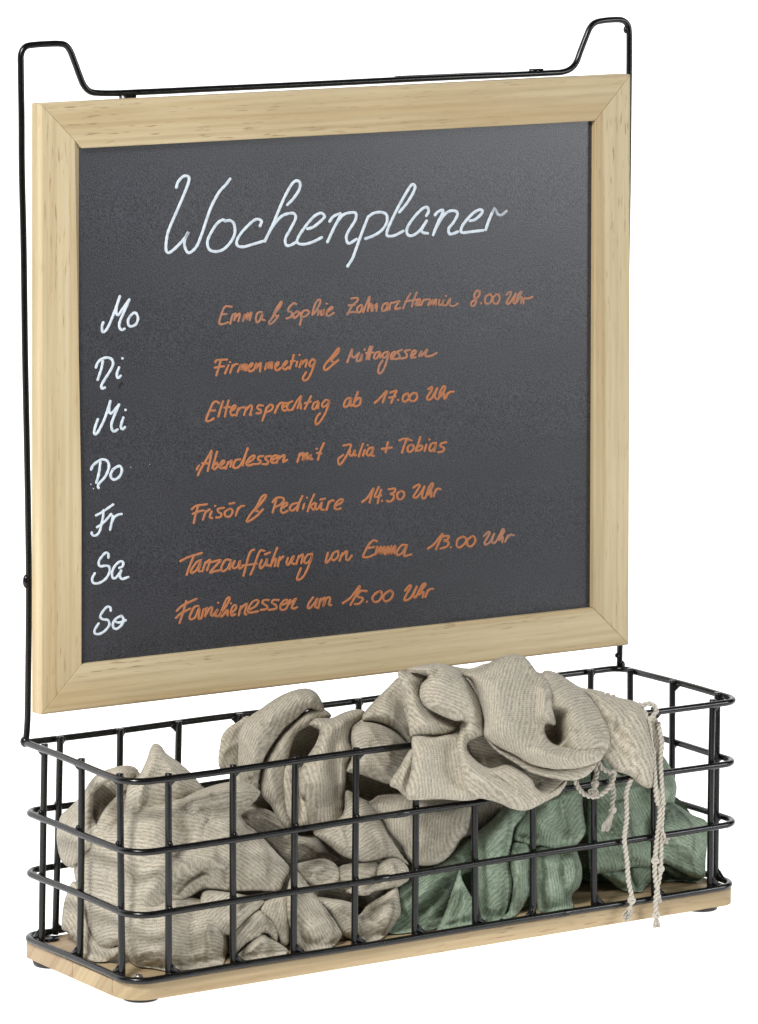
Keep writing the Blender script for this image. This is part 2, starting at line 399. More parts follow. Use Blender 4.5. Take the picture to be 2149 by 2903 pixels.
# mitred wooden frame
def frame():
    o = {'TL': (116, 295), 'BL': (116, 2028), 'TR': (1790, 211), 'BR': (1785, 1829)}
    i = {'TL': (233, 421), 'BL': (232, 1884), 'TR': (1688, 343), 'BR': (1682, 1724)}
    TH = .0112
    def piece(name, keys, grain):
        a, b = keys
        # polyline of the four corners, outer run a->b with slightly wavy subdivision
        n = 16
        Fv = []; uv = []
        oa, ob, ia, ib = (on_board(*map(np.array, o[a])), on_board(*map(np.array, o[b])), on_board(*map(np.array, i[a])), on_board(*map(np.array, i[b])))
        # rows across the profile: outer side back, outer edge, inner edge, rebate bottom
        prof = [(0, TH), (0, .0012), (.0012, 0), (.5, 0), (1.0, 0), (1.0, .0045)]
        if a == 'TL' and b == 'BL': prof = [(0, TH), (0, .0012), (.03, .0), (.07, .0), (.5, 0), (.82, 0), (1.0, .0038), (1.0, .0045)]
        rows = []
        for w, d in prof:
            if w == .0012: w = .0012 / .0285
            row = []
            for k in range(n + 1):
                s = k / n; po = oa * (1 - s) + ob * s; pi_ = ia * (1 - s) + ib * s
                w2 = w + (.995 - w) * min(1, s / .68) if w == .82 else w
                p = po * (1 - w2) + pi_ * w2 - BN * d
                row.append(p)
            rows.append(row)
        # back inner closes
        row = []
        for k in range(n + 1):
            s = k / n; po = oa * (1 - s) + ob * s; pi_ = ia * (1 - s) + ib * s
            row.append(po * .2 + pi_ * .8 - BN * TH)
        rows.append(row)
        V = []; uvs = []
        L = np.linalg.norm(ob - oa)
        ax = (ob - oa) / L
        cr = np.cross(ax, BN)
        for row in rows:
            for p in row:
                V.append(p); dn = -(p - B0) @ BN
                uvs.append(((p - oa) @ ax + {'TL': .31, 'BL': 1.27, 'TR': 2.13, 'BR': 3.41}[a], (p - oa) @ cr + dn * .8 + .11 * (1 + ['TL', 'BL', 'TR', 'BR'].index(a))))
        m = n + 1; Fc = []
        for r in range(len(rows)):
            r2 = (r + 1) % len(rows)
            for k in range(n): Fc.append((r * m + k, r * m + k + 1, r2 * m + k + 1, r2 * m + k))
        Fc.append(tuple(r * m for r in range(len(rows)))); Fc.append(tuple(r * m + n for r in range(len(rows) - 1, -1, -1)))
        me = mesh(name, V, Fc, uvs)
        import bmesh
        bm = bmesh.new(); bm.from_mesh(me); bmesh.ops.recalc_face_normals(bm, faces=bm.faces); bm.to_mesh(me); bm.free()
        ob_ = link(name, me, M_wood, ORG, False); bevel(ob_, .0006, 2, 25)
        return ob_
    piece('frame_stile', ('TL', 'BL'), 1); piece('frame_stile', ('BR', 'TR'), 1)
    piece('frame_rail', ('TR', 'TL'), 0); piece('frame_rail', ('BL', 'BR'), 0)
    # writing surface, set back in the frame
    c = [(175, 360), (175, 1950), (1740, 1780), (1740, 280)]
    c = [on_board(np.array(x, float), np.array(y, float), -.0040) for x, y in c]
    V = c + [p - BN * .003 for p in c]
    Fc = [(0, 1, 2, 3), (7, 6, 5, 4), (0, 4, 5, 1), (1, 5, 6, 2), (2, 6, 7, 3), (3, 7, 4, 0)]
    return link('chalkboard', mesh('chalkboard', V, Fc), M_slate, ORG, False)
BOARD = frame()

# ---- handwriting. Each word: tile origin and scale, then strokes
ZT = {'t': (400, 450, .3632), 'u': (900, 450, .3632), 'm': (220, 800, .22405), 'd': (220, 1280, .26882),
      '1': (580, 780, .29056), '2': (960, 780, .3511), '3': (560, 1080, .24213), '4': (900, 1080, .26634),
      '5': (500, 1350, .29056), '6': (940, 1350, .32688), '7': (480, 1600, .25424), '8': (850, 1600, .25424)}
TXT = [
('w', 8.6, '''t275,225 290,180 330,138 368,140 372,180 330,290 270,430 215,560 198,640 195,710 215,735 260,705 310,655 350,610 370,570 340,640 345,700 375,735 430,690 470,600 510,480 550,370 610,260 660,205 695,158
t655,487 635,478 590,510 540,590 518,650 530,705 575,725 640,710 700,650 732,580 725,510 695,483 655,487
t928,525 940,490 910,472 870,490 790,570 748,640 755,680 800,688 860,672 960,642
t1142,360 1190,310 1235,240 1240,190 1215,172 1180,195 1130,280 1080,390 1030,510 965,645
t965,645 1020,540 1090,455 1150,428 1195,430 1205,470 1160,560 1128,620 1130,670 1160,678 1205,655
t1298,548 1350,530 1420,470 1430,445 1400,425 1340,460 1260,560 1220,630 1225,660 1270,668 1340,650 1410,615
u95,490 120,455 165,432 178,440 130,540 78,650
u78,650 140,520 200,440 270,420 300,430 295,480 240,570 225,620 245,662 305,628
u235,840 270,785 285,750 310,680 350,570 395,455
u395,455 440,425 500,418 540,440 540,500 500,560 440,600 375,625
u640,418 700,345 745,270 762,220 745,200 715,230 640,360 570,500 543,570 548,602 600,600 670,565
u850,445 868,410 855,380 820,390 760,450 705,530 700,585 735,602 790,570 830,520 852,485
u852,485 815,550 820,575 860,583
u918,440 940,415 980,402 970,440 940,500 903,595
u915,560 980,450 1030,410 1080,410 1092,440 1060,500 1025,545 1030,585 1060,585 1095,570
u1190,485 1230,475 1280,430 1285,405 1260,400 1210,430 1140,510 1120,560 1135,578 1200,570 1292,560
u1313,555 1335,490 1360,430'''),
('g', 8.2, '''u1360,430 1380,390
u1380,390 1395,405 1405,430 1435,440 1475,410'''),
('w', 8, '''m325,510 310,560 315,625 345,625 400,540 480,340 535,180
m535,180 500,290 490,380 515,415 570,340 655,220
m655,220 600,350 535,500 530,570 560,605 595,590
m665,430 640,480 645,540 680,560 740,530 765,460 745,400 710,390 665,430'''),
('w', 8, '''m232,1080 255,1020 310,970 380,955 430,975 450,1030 420,1110 350,1220 305,1300 310,1345 345,1335
m320,1000 300,1100 255,1235
m525,1080 500,1150 500,1200 520,1210 545,1185
m568,965 569,966'''),
('w', 8, '''m258,1735 230,1810 210,1900 240,1920 310,1800 360,1680 415,1505
m415,1505 400,1590 405,1650 440,1650 525,1550
m525,1550 470,1680 430,1790 435,1860 460,1890 505,1865
m580,1715 555,1790 550,1840 575,1860 600,1835
m607,1616 608,1618'''),
('w', 8, '''d143,190 165,145 230,95 280,85 320,110 330,170 295,260 230,335 215,365 222,385
d240,115 225,230 198,330
d375,190 350,240 360,285 400,295 450,255 467,190 445,155 410,165 375,190'''),
('w', 3.4, 'd140,345 141,346'),
('w', 3.2, 'd168,393 169,394'),
('w', 2.6, 'd560,165 562,165'),
('w', 2.0, 'd760,135 761,136'),
('w', 7.4, '''d195,675 260,640 375,560
d275,620 265,710 240,820 215,870 175,890 150,870 150,855
d205,800 280,745 355,660
d372,680 360,750 343,825
d355,760 385,700 420,670 465,660'''),
('w', 7.6, '''d325,1120 325,1080 295,1070 255,1110 225,1160 235,1210 300,1205 335,1220 335,1280 290,1350 220,1390 165,1385 155,1340 182,1285
d440,1230 475,1210 480,1170 450,1160 400,1200 365,1270 370,1330 400,1335 440,1290 460,1255
d460,1260 445,1310 470,1345 535,1325'''),
('w', 7.6, '''d350,1680 345,1645 310,1640 265,1690 240,1740 265,1770 320,1780 335,1830 290,1890 230,1925 185,1920 182,1880 222,1815
d460,1735 410,1760 375,1810 380,1860 415,1870 465,1830 485,1780 470,1740 460,1735
d385,1790 440,1805 508,1780'''),
('f', 6.2, '''1265,310 210,305 185,330 165,385 150,430 145,475 185,478 230,460
1165,385 215,380
1250,475 275,390 290,385 305,378 290,440
1290,430 330,380 345,385 330,450
1375,450 395,380 385,430 425,370 410,430 450,370 455,385 440,440
1560,360 520,370 500,420 510,460 540,440 565,380 560,430 585,440'''),
('f', 6.2, '''1720,395 690,440 645,478 630,460 665,410 700,330 750,258 735,310 680,385 700,400'''),
('f', 6.2, '''1895,285 870,275 830,310 815,350 850,365 845,405 800,425
1895,360 870,380 870,415 895,410 925,370 900,355
1935,370 945,420 930,485
1940,410 960,355 1000,345 1020,365 990,400 955,410
11050,390 1070,310 1100,250 1130,245 1120,290 1075,370
11065,380 1100,340 1115,350 1105,390
11140,345 1135,390 1160,380 1170,330 1160,385
11190,280 1191,281
11200,360 1240,330 1245,310 1215,330 1190,380 1210,400 1260,370'''),
('f', 6.0, '''2100,190 150,185 150,210 110,250 80,300 65,318 100,300 140,300
280,245 130,240
2185,240 155,260 150,300 175,295 195,250 190,295
2200,300 230,220 250,175 245,230 235,290
2240,270 265,230 265,290
2275,290 290,235 285,270 310,230 305,290
2395,225 360,240 350,290 380,280 400,230 390,285
2410,280 420,230 440,225
2440,225 490,210 480,225 455,275 500,265
2520,270 555,190 580,150
2535,215 640,197
2590,255 610,190 630,140
2620,240 655,220 655,195 635,210 620,245 660,240
2665,245 685,205 700,200 735,195
2720,245 740,200 735,240 760,200 760,240 785,195 785,240
2815,200 808,240 830,235 850,200 838,240 860,245
2865,170 866,171
2870,245 900,190 895,240 930,250 960,230'''),
('f', 6.0, '''21140,130 1110,130 1095,170 1110,200 1100,240 1075,250 1070,225 1105,195 1135,165 1140,130
21150,228 1151,229
21215,155 1185,180 1185,225 1215,230 1240,190 1225,155 1215,155
21275,155 1245,185 1250,225 1280,230 1300,190 1290,160 1270,155'''),
('f', 6.0, '''21355,160 1375,140 1393,140 1383,170 1355,225 1375,230 1405,190 1430,150
21430,150 1410,220 1430,225 1450,160 1475,135 1465,170 1440,220
21450,195 1480,180 1470,225
21490,230 1500,190 1530,190 1565,175'''),
('o', 6.6, '''1105,850 125,830 220,825
1160,830 140,900 115,980
1100,905 150,895 190,890
1235,880 200,960
1248,850 249,851
1250,955 275,880
1270,895 300,870 322,870
1325,945 355,875 350,920 385,870 380,930 412,872 405,930
1430,910 465,880 465,860 440,880 430,930 450,940 475,925
1480,930 510,860 505,910 550,855 540,940
1590,920 610,860 605,910 635,850 630,910 660,850 655,910
1685,905 720,870 720,850 695,870 690,915 710,930 740,910
1755,900 800,860 800,840 770,870 765,910 790,920 815,900
1830,915 855,840 870,780
1840,845 880,837
1905,845 895,890
1925,780 926,781
1925,900 950,830 945,870 985,830 1000,840 985,895
11080,835 1050,825 1025,860 1030,890 1060,880 1080,835 1050,930 1010,1010 970,1030 960,1000 990,950'''),
('o', 6.6, '''11305,830 1250,875 1190,925 1165,915 1180,870 1240,800 1305,715 1300,760 1235,830 1260,850'''),
('f', 6.4, '''270,705 90,650 110,600 105,645 125,665 165,628
2165,630 145,690 172,688 190,640 182,690
2210,602 211,603
2225,680 240,620 255,578
2245,680 255,630 273,578
2220,630 280,625
2330,620 300,630 285,670 310,670 335,625 335,665
2400,620 365,630 355,665 385,660 405,620 390,690 365,760 335,795 320,780 330,730 355,690
2425,670 455,640 455,620 430,635 420,675 450,675
2510,605 475,620 490,645 490,670 460,680
2575,605 535,615 550,640 545,665 505,675
2590,655 620,630 620,610 595,620 585,665 620,665
2650,655 670,612 665,655 715,600 700,650 740,655 790,630'''),
('o', 6.6, '''3255,260 215,240 180,265 150,330 105,440 110,470 150,465 190,440
3150,350 205,345
3300,240 270,330 245,420
3365,230 340,330 320,420
3315,315 385,305
3400,350 440,320 445,290 420,295 390,350 395,400 430,400
3455,405 480,320
3475,345 510,315 545,310
3545,400 575,310
3570,340 620,290 640,310 615,395 630,395
3765,290 720,285 700,320 740,345 740,375 690,380
3810,310 790,380 760,465
3800,330 850,280 885,300 860,345 800,370
3905,375 940,290
3930,320 965,265 1005,255
31000,310 1040,290 1045,260 1010,270 990,320 1015,350 1040,340
31110,240 1070,260 1050,310 1070,345 1120,330
31110,340 1170,230 1213,180 1200,240 1172,320
31180,290 1210,265 1210,330
31330,180 1290,260 1255,330
31255,262 1325,242
31410,240 1365,260 1345,320 1380,325 1420,250 1410,320
31540,235 1500,225 1460,270 1470,305 1520,280 1545,235 1500,370 1440,470 1395,510 1380,480 1400,420 1435,380'''),
('o', 6.6, '''4355,185 315,190 285,240 285,275 325,265 360,190 350,265 370,260
4430,120 405,190 380,265
4390,230 435,185 460,195 450,250 410,270 385,265'''),
('o', 6.6, '''4610,235 660,190 740,105 720,160 695,230
4775,125 840,105 820,150 785,235
4765,180 830,165
4858,204 859,206
4960,130 915,160 910,210 940,220 975,180 960,130
4975,180 1010,135 1050,135 1060,180 1030,215 990,210 975,180'''),
('o', 6.6, '''41180,90 1220,65 1215,100 1170,170 1175,200 1215,185 1275,80
41275,80 1250,150 1258,188 1290,185 1310,110 1340,60 1360,70 1340,120 1300,150
41310,165 1345,135 1350,190
41365,185 1390,130
41380,150 1410,120 1450,115'''),
('o', 6.8, '''35,1105 40,1030 90,950 165,820
3-8,1040 2,1012 20,992
3165,820 150,920 120,1055
355,965 140,970
3230,830 205,920 175,1020
3190,990 230,960 235,1000 200,1035 180,1025
3265,1000 310,960 310,935 280,950 260,1010 290,1025 320,1010
3330,1030 360,950
3355,975 395,935 400,950 385,1005
3500,920 450,930 420,990 430,1020 480,1010 530,940 590,790
3560,880 530,990
3590,960 650,920 670,880 640,880 590,930 575,980 610,990 650,975
3770,880 715,890 710,920 740,940 720,970 665,975
3855,880 800,890 800,920 830,945 810,975 760,975
3870,930 925,900 930,875 890,880 860,930 880,960 920,955
3925,960 960,880
3955,910 1010,870 1020,890 1000,950 1050,925'''),
('o', 6.6, '''31170,950 1200,850
31195,880 1240,845 1235,930 1260,865 1290,850 1278,910 1300,905 1330,870 1315,912 1345,915
31393,795 1394,796
31480,730 1440,820 1410,925
31400,845 1450,850'''),
('o', 6.6, '''4275,690 355,680 335,750 290,830 245,890 225,880 225,830 275,790
4345,740 345,790 375,790 400,740 393,790 412,790
4485,670 460,740 440,805
4505,735 485,795
4535,685 536,686
4590,710 550,720 525,770 540,795 570,780 595,720 580,790 600,800'''),
('o', 6.6, '''4685,725 790,710
4750,655 725,760'''),
('o', 6.6, '''4870,635 930,615 1000,635
4945,630 920,700 900,765
41000,680 965,700 960,745 990,755 1025,720 1020,690 1000,680
41095,600 1070,680 1045,745
41050,720 1090,690 1120,700 1100,735 1060,745
41160,680 1140,745
41190,625 1191,626
41265,660 1215,670 1190,730 1215,745 1255,700 1260,670 1245,750
41370,655 1320,665 1310,695 1345,715 1335,750 1285,760'''),
('o', 6.6, '''5150,325 195,290 300,275
5210,300 185,390 170,460
5160,370 200,350 265,335
5260,425 290,340
5285,355 325,325
5345,345 325,400 350,410
5378,292 379,293
5465,310 410,320 410,350 440,370 430,400 390,405
5510,325 475,350 480,390 520,395 550,350 535,320 510,325
5520,270 565,262
5580,385 605,310
5600,330 630,295 660,290'''),
('o', 6.8, '''5845,325 790,385 710,440 690,435 720,380 790,290 830,210 865,185 875,200 840,250 775,330 800,345'''),
('o', 6.6, '''5975,230 960,290 940,355
5940,255 975,215 1030,210 1050,235 1020,275 970,300
51040,310 1080,280 1075,260 1045,275 1020,330 1040,360 1085,340
51188,262 1135,275 1108,310 1118,335 1145,332 1185,290
51230,195 1200,262 1180,338
51250,270 1235,320
51275,210 1276,211
51345,180 1310,260 1280,345
51300,300 1350,262
51305,295 1340,330
51365,270 1355,315 1380,320 1420,260
51420,260 1410,320 1440,330
51405,230 1450,220
51465,330 1490,250
51485,270 1510,240 1535,240
51555,290 1610,260 1625,230 1595,230 1555,270 1545,310 1570,325 1605,315'''),
('o', 6.6, '''6265,225 310,190 365,105 345,170 330,230
6410,95 375,180 430,168
6430,120 415,170 400,235
6437,214 438,216
6495,115 550,110 545,140 510,155 540,165 535,200 505,222 480,215
6600,130 570,155 575,195 605,200 630,170 625,140 600,130'''),
('o', 6.6, '''6710,100 750,75 765,85 740,130 710,180 740,185 785,130 805,90
6805,90 785,180 815,185 845,100 870,65 880,80 850,140
6840,160 865,135 862,180
6885,175 905,120
6900,135 920,110 945,115'''),
('o', 6.8, '''540,830 120,790 250,750
5170,780 130,880 100,965
5240,820 200,840 145,920 150,945 195,920 240,840 217,920 235,930
5255,930 285,840
5280,860 320,820 330,830 300,920
5345,840 430,820 400,860 330,940 370,930 420,920
5530,820 480,820 440,890 450,930 500,900 535,830 520,910
5570,830 550,880 565,900 600,880 622,825 615,900 645,890
5760,720 730,730 700,800 675,900 655,975
5645,875 785,855
5860,730 820,730 790,790 760,880 725,960
5835,820 815,870 825,900 865,860 885,810 880,870 905,870
5865,765 915,745
5985,700 950,790 920,880
5930,850 965,810 975,820 960,880
5990,880 1010,790
51010,820 1045,785
51090,800 1075,850 1095,865 1130,800 1148,782 1125,840 1150,860
51170,860 1195,780
51190,800 1230,765 1235,780 1220,850
51325,760 1280,770 1250,820 1260,850 1300,830 1325,770 1290,880 1240,980 1190,1015 1180,990 1215,900'''),
('o', 6.6, '''51480,750 1465,800 1460,850 1500,810 1530,760
655,650 15,670 0,710 20,730 55,700 60,660
670,735 95,670
690,690 135,650 125,720 150,725 175,690'''),
('o', 6.6, '''6395,565 360,560 320,600 275,690 285,705 330,700 370,680
6320,625 370,615
6380,680 400,610 400,670 430,610 430,675 460,610 455,670
6465,680 490,610 490,675 520,605 515,675 550,605 545,670
6655,600 610,600 570,650 570,685 610,670 650,610 630,690 690,680'''),
('o', 6.6, '''6835,630 890,590 965,500 935,570 905,635
6970,525 1015,520 1005,550 975,560 1015,575 1000,610 945,630
61033,617 1034,619
61135,525 1095,550 1085,600 1110,620 1160,580 1165,540 1135,525
61220,520 1180,555 1180,600 1210,610 1245,570 1240,530 1220,520'''),
('f', 6.4, '''61320,520 1360,485 1370,500 1330,570 1335,595 1375,570 1410,500
61410,500 1390,570 1420,575 1460,510 1485,460 1495,480 1460,540
61455,555 1485,530 1480,575
61505,570 1530,515
61525,535 1550,510 1580,515'''),
('o', 6.8, '''785,520 150,460 305,385
7190,410 160,520 115,655
775,600 130,550 235,495
7325,465 280,480 230,580 240,615 290,590 335,490 330,600 355,605
7360,600 385,500 395,520 425,490 400,580
7410,560 455,490 480,490 465,560 490,570 540,505 512,570 540,580
7545,432 546,433
7565,580 600,480 640,390 670,370 670,400 620,490 560,565 590,580 650,510 650,570
7688,437 689,438
7700,540 740,500 745,460 715,465 690,520 695,570 735,560
7775,570 800,470
7795,500 850,445 865,455 840,550 860,560
7890,510 960,470 995,420 975,400 930,420 890,480 880,530 910,540 990,525
71110,400 1060,400 1040,430 1090,470 1080,500 1020,510
71220,400 1165,400 1145,430 1190,460 1190,495 1110,510
71250,460 1310,430 1320,400 1280,405 1245,450 1240,500 1270,510 1300,500
71308,490 1350,398
71330,450 1410,385 1400,410 1365,480 1390,495 1425,480'''),
('o', 6.8, '''8150,370 105,430 90,480 110,490 160,440 200,382 172,470 190,485
8205,490 235,385
8230,415 280,375 262,470 300,380 340,380 325,450 350,455'''),
('o', 6.8, '''8480,435 570,370 670,240 630,340 565,455
8745,300 675,300 645,360 695,375 700,400 660,440 615,445
8748,417 749,419
8890,300 840,330 810,380 830,420 880,410 915,360 910,310 890,300
81010,290 950,330 930,380 955,415 1010,390 1040,330 1010,290'''),
('o', 6.8, '''81175,295 1220,240 1240,250 1200,320 1165,390 1180,405 1240,370 1305,250
81305,250 1270,340 1290,370 1350,260 1385,215 1400,230 1350,300
81330,340 1380,310 1370,370
81400,365 1430,290
81420,315 1450,280 1485,275'''),
('k', 4, '''m520,1320 545,1280
m530,1345 555,1290
m565,1270 575,1290'''),
]
def word(kind, wd, s, idx):
    mt = {'w': M_white, 'g': M_grey, 'o': M_orange, 'f': M_orange_sheen, 'k': M_smudge}[kind]
    rnd = random.Random(idx); parts = []
    for li, ln in enumerate(s.strip().split('\n')):
        ox, oy, sc = ZT[ln[0]]
        pts = [tuple(map(float, q.split(','))) for q in ln[1:].split()]
        P = np.array([(ox + x * sc, oy + y * sc) for x, y in pts])
        C = catmull(P, 7); wd_ = wd * (.93 if kind in 'wg' else 1.0)
        keep = [0]
        for q in range(1, len(C)):
            if np.linalg.norm(C[q] - C[keep[-1]]) > .5: keep.append(q)
        C = C[keep] if len(keep) > 1 else np.array([P[0] - (.3, 0), P[0] + (.3, 0)])
        T = np.gradient(C, axis=0); T /= np.linalg.norm(T, axis=1)[:, None] + 1e-9
        N = np.stack([-T[:, 1], T[:, 0]], 1); hw = wd_ / 2
        rows = []
        # round start cap, body, round end cap
        for a in (.0, .35, .7): rows.append((C[0] - T[0] * hw * math.cos(a * math.pi / 2), N[0], hw * max(.05, math.sin(a * math.pi / 2))))
        L = 0
        for q in range(len(C)):
            if q: L += np.linalg.norm(C[q] - C[q - 1])
            rows.append((C[q], N[q], hw * (1 + .07 * math.sin(L * .35 + li) + rnd.uniform(-.06, .06))))
        for a in (.7, .35, .0): rows.append((C[-1] + T[-1] * hw * math.cos(a * math.pi / 2), N[-1], hw * max(.05, math.sin(a * math.pi / 2))))
        base = -.0040 + .00010 + li * .000012
        pos = np.array([c + n * w * k for c, n, w in rows for k in (-1, -.6, .6, 1)])
        off = np.array([base + o for _ in rows for o in (0, .00022, .00022, 0)])
        V = np.array([on_board(p[0], p[1], o) for p, o in zip(pos, off)])
        Fc = []
        for r in range(len(rows) - 1):
            for k in range(3): Fc.append((r * 4 + k, (r + 1) * 4 + k, (r + 1) * 4 + k + 1, r * 4 + k + 1))
        parts.append((V, Fc))
    V, Fc = join(parts)
    o = link('smudge' if kind == 'k' else 'paint_speck' if wd < 4 else 'handwriting', mesh('handwriting', V, Fc), mt, BOARD)
    return o
for i, (k, wd, s) in enumerate(TXT): word(k, wd, s, i)

# ---- wooden base of three edge-glued boards, rubber feet, fixing screws
BT = -.0024                                      # top face of the base
def base():
    TH = .0108
    a, b, c, d = FL[3], FR[3], BR[3], BL[3]
    ins = .0015
    corners = [a + (-.0005, ins, 0), b + (.0015, ins, 0), c + (.001, -ins, 0), d + (.0012, 0, 0)]
    out = fillet([(p[0], p[1], 0) for p in corners], [.017, .010, .008, .005], 8, True)[:, :2]
    # split the outline into three bands along y
    cuts = [-1, .022, .070, 1]
    mats = [M_wood2, M_wood2, M_wood3]
    for q in range(3):
        lo, hi = cuts[q] + (0.00012 if q else 0), cuts[q + 1] - .00012
        poly = []
        n = len(out)
        def clip(poly_, y, keep_above):
            res = []
            for i in range(len(poly_)):
                p, r = poly_[i], poly_[(i + 1) % len(poly_)]
                ip = (p[1] >= y) == keep_above; ir = (r[1] >= y) == keep_above
                if ip: res.append(p)
                if ip != ir:
                    t = (y - p[1]) / (r[1] - p[1]); res.append(p + (r - p) * t)
            return res
        poly = clip(clip([np.array(p) for p in out], lo, True), hi, False)
        zt = BT - (.0, .00015, .0001)[q]
        V = [(p[0], p[1], zt) for p in poly] + [(p[0], p[1], zt - TH) for p in poly]
        m = len(poly); Fc = [tuple(range(m)), tuple(range(2 * m - 1, m - 1, -1))]
        for i in range(m): Fc.append((i, i + m, (i + 1) % m + m, (i + 1) % m))
        uv = [(v[0] + q * .7, v[1] + v[2] * .9 + q * .3) for v in V]
        o = link('base_board', mesh('base_board', V, Fc, uv), mats[q], ORG, False); bevel(o, .0007, 2)
    for (x, y) in ((FL[3][0] + .019, .021), (FR[3][0] - .016, .018), (BL[3][0] + .014, D - .012), (BR[3][0] - .018, D - .02)):
        prof = [(.0001, BT - TH), (.0112, BT - TH), (.0118, BT - TH - .001), (.0108, FLOOR + .0004), (.0096, FLOOR + .0001), (.0001, FLOOR + .0001)]
        V = []; Fc = []; S = 28
        for r, z in prof:
            for k in range(S): V.append((x + r * math.cos(k * 2 * math.pi / S), y + r * math.sin(k * 2 * math.pi / S), z))
        for i in range(len(prof) - 1):
            for k in range(S): Fc.append((i * S + k, i * S + (k + 1) % S, (i + 1) * S + (k + 1) % S, (i + 1) * S + k))
        link('rubber_foot', mesh('rubber_foot', V, Fc), M_rubber, ORG)
    # black fixing clips and their screws just inside the corners
    for i, (px, py) in enumerate(((142, 2662), (1905, 2470), (392, 2768), (2030, 2505))):
        d_ = ray(np.array(float(px)), np.array(float(py))); t = (BT + .0006 - CL[2]) / d_[2]; p = CL + d_ * t
        if i == 3: p = np.array([FR[3][0] - .016, D - .012, BT + .0006])
        if i == 1: continue
        rad = .0058 if i in (0, 3) else .0026
        V = []; S = 18
        for z, r in ((0, rad), (.0009, rad * .96), (.0012, rad * .5), (.0006, .0001)):
            for k in range(S): V.append(p + (r * math.cos(k * 2 * math.pi / S), r * math.sin(k * 2 * math.pi / S), z))
        Fc = [(j * S + k, j * S + (k + 1) % S, (j + 1) * S + (k + 1) % S, (j + 1) * S + k) for j in range(3) for k in range(S)]
        link('fixing_clip' if i in (0, 3) else 'screw', mesh('clip', V, Fc), M_metal if i in (0, 3) else M_steel, ORG)
base()

# ------------------------------------------------------------------ scarves
TL_ = {'P': (0, 0, 1.), 'A': (0, 1700, .45400), 'B': (0, 2250, .45400), 'C': (600, 1800, .42373), 'D': (1100, 1750, .42373), 'E': (1600, 1750, .33232),
       'F': (1500, 2200, .39286), 'G': (600, 2200, .42373), 'H': (1000, 2200, .42373)}
def pp(s):
    "points 'A x,y x,y B x,y' -> survey pixels"
    out = []; cur = None
    for w in s.split():
        if w in TL_: cur = TL_[w]; continue
        x, y = map(float, w.split(',')); out.append((cur[0] + x * cur[2], cur[1] + y * cur[2]))
    return np.array(out)
def seg_dist(PX, PY, C):
    "distance, signed side and arc fraction to the open polyline C"
    best = np.full(PX.shape, 1e9); side = np.zeros(PX.shape); arc = np.zeros(PX.shape)
    L = np.concatenate([[0], np.cumsum(np.linalg.norm(np.diff(C, axis=0), axis=1))]); T = L[-1] + 1e-9
    for i in range(len(C) - 1):
        a, b = C[i], C[i + 1]; d = b - a; l2 = d @ d + 1e-9
        t = np.clip(((PX - a[0]) * d[0] + (PY - a[1]) * d[1]) / l2, 0, 1)
        qx = PX - a[0] - t * d[0]; qy = PY - a[1] - t * d[1]; dd = np.hypot(qx, qy)
        m = dd < best; best[m] = dd[m]; side[m] = np.sign(d[0] * qy - d[1] * qx)[m]; arc[m] = ((L[i] + t * math.sqrt(l2)) / T)[m]
    return best, side, arc
def inside(PX, PY, C):
    r = np.zeros(PX.shape, bool); n = len(C)
    for i in range(n):
        a, b = C[i], C[(i + 1) % n]
        c = ((a[1] > PY) != (b[1] > PY)); 
        with np.errstate(divide='ignore', invalid='ignore'):
            x = (b[0] - a[0]) * (PY - a[1]) / (b[1] - a[1] + 1e-12) + a[0]
        r ^= c & (PX < x)
    return r
STEP = 4.0
def vnoise(X, Y, seed):
    r = np.random.RandomState(seed); o = np.zeros(X.shape)
    for k in range(5):
        a = r.uniform(0, 6.28); f = r.uniform(.6, 1.6); o += np.sin((X * math.cos(a) + Y * math.sin(a)) * f + r.uniform(0, 6.28))
    return o / 5
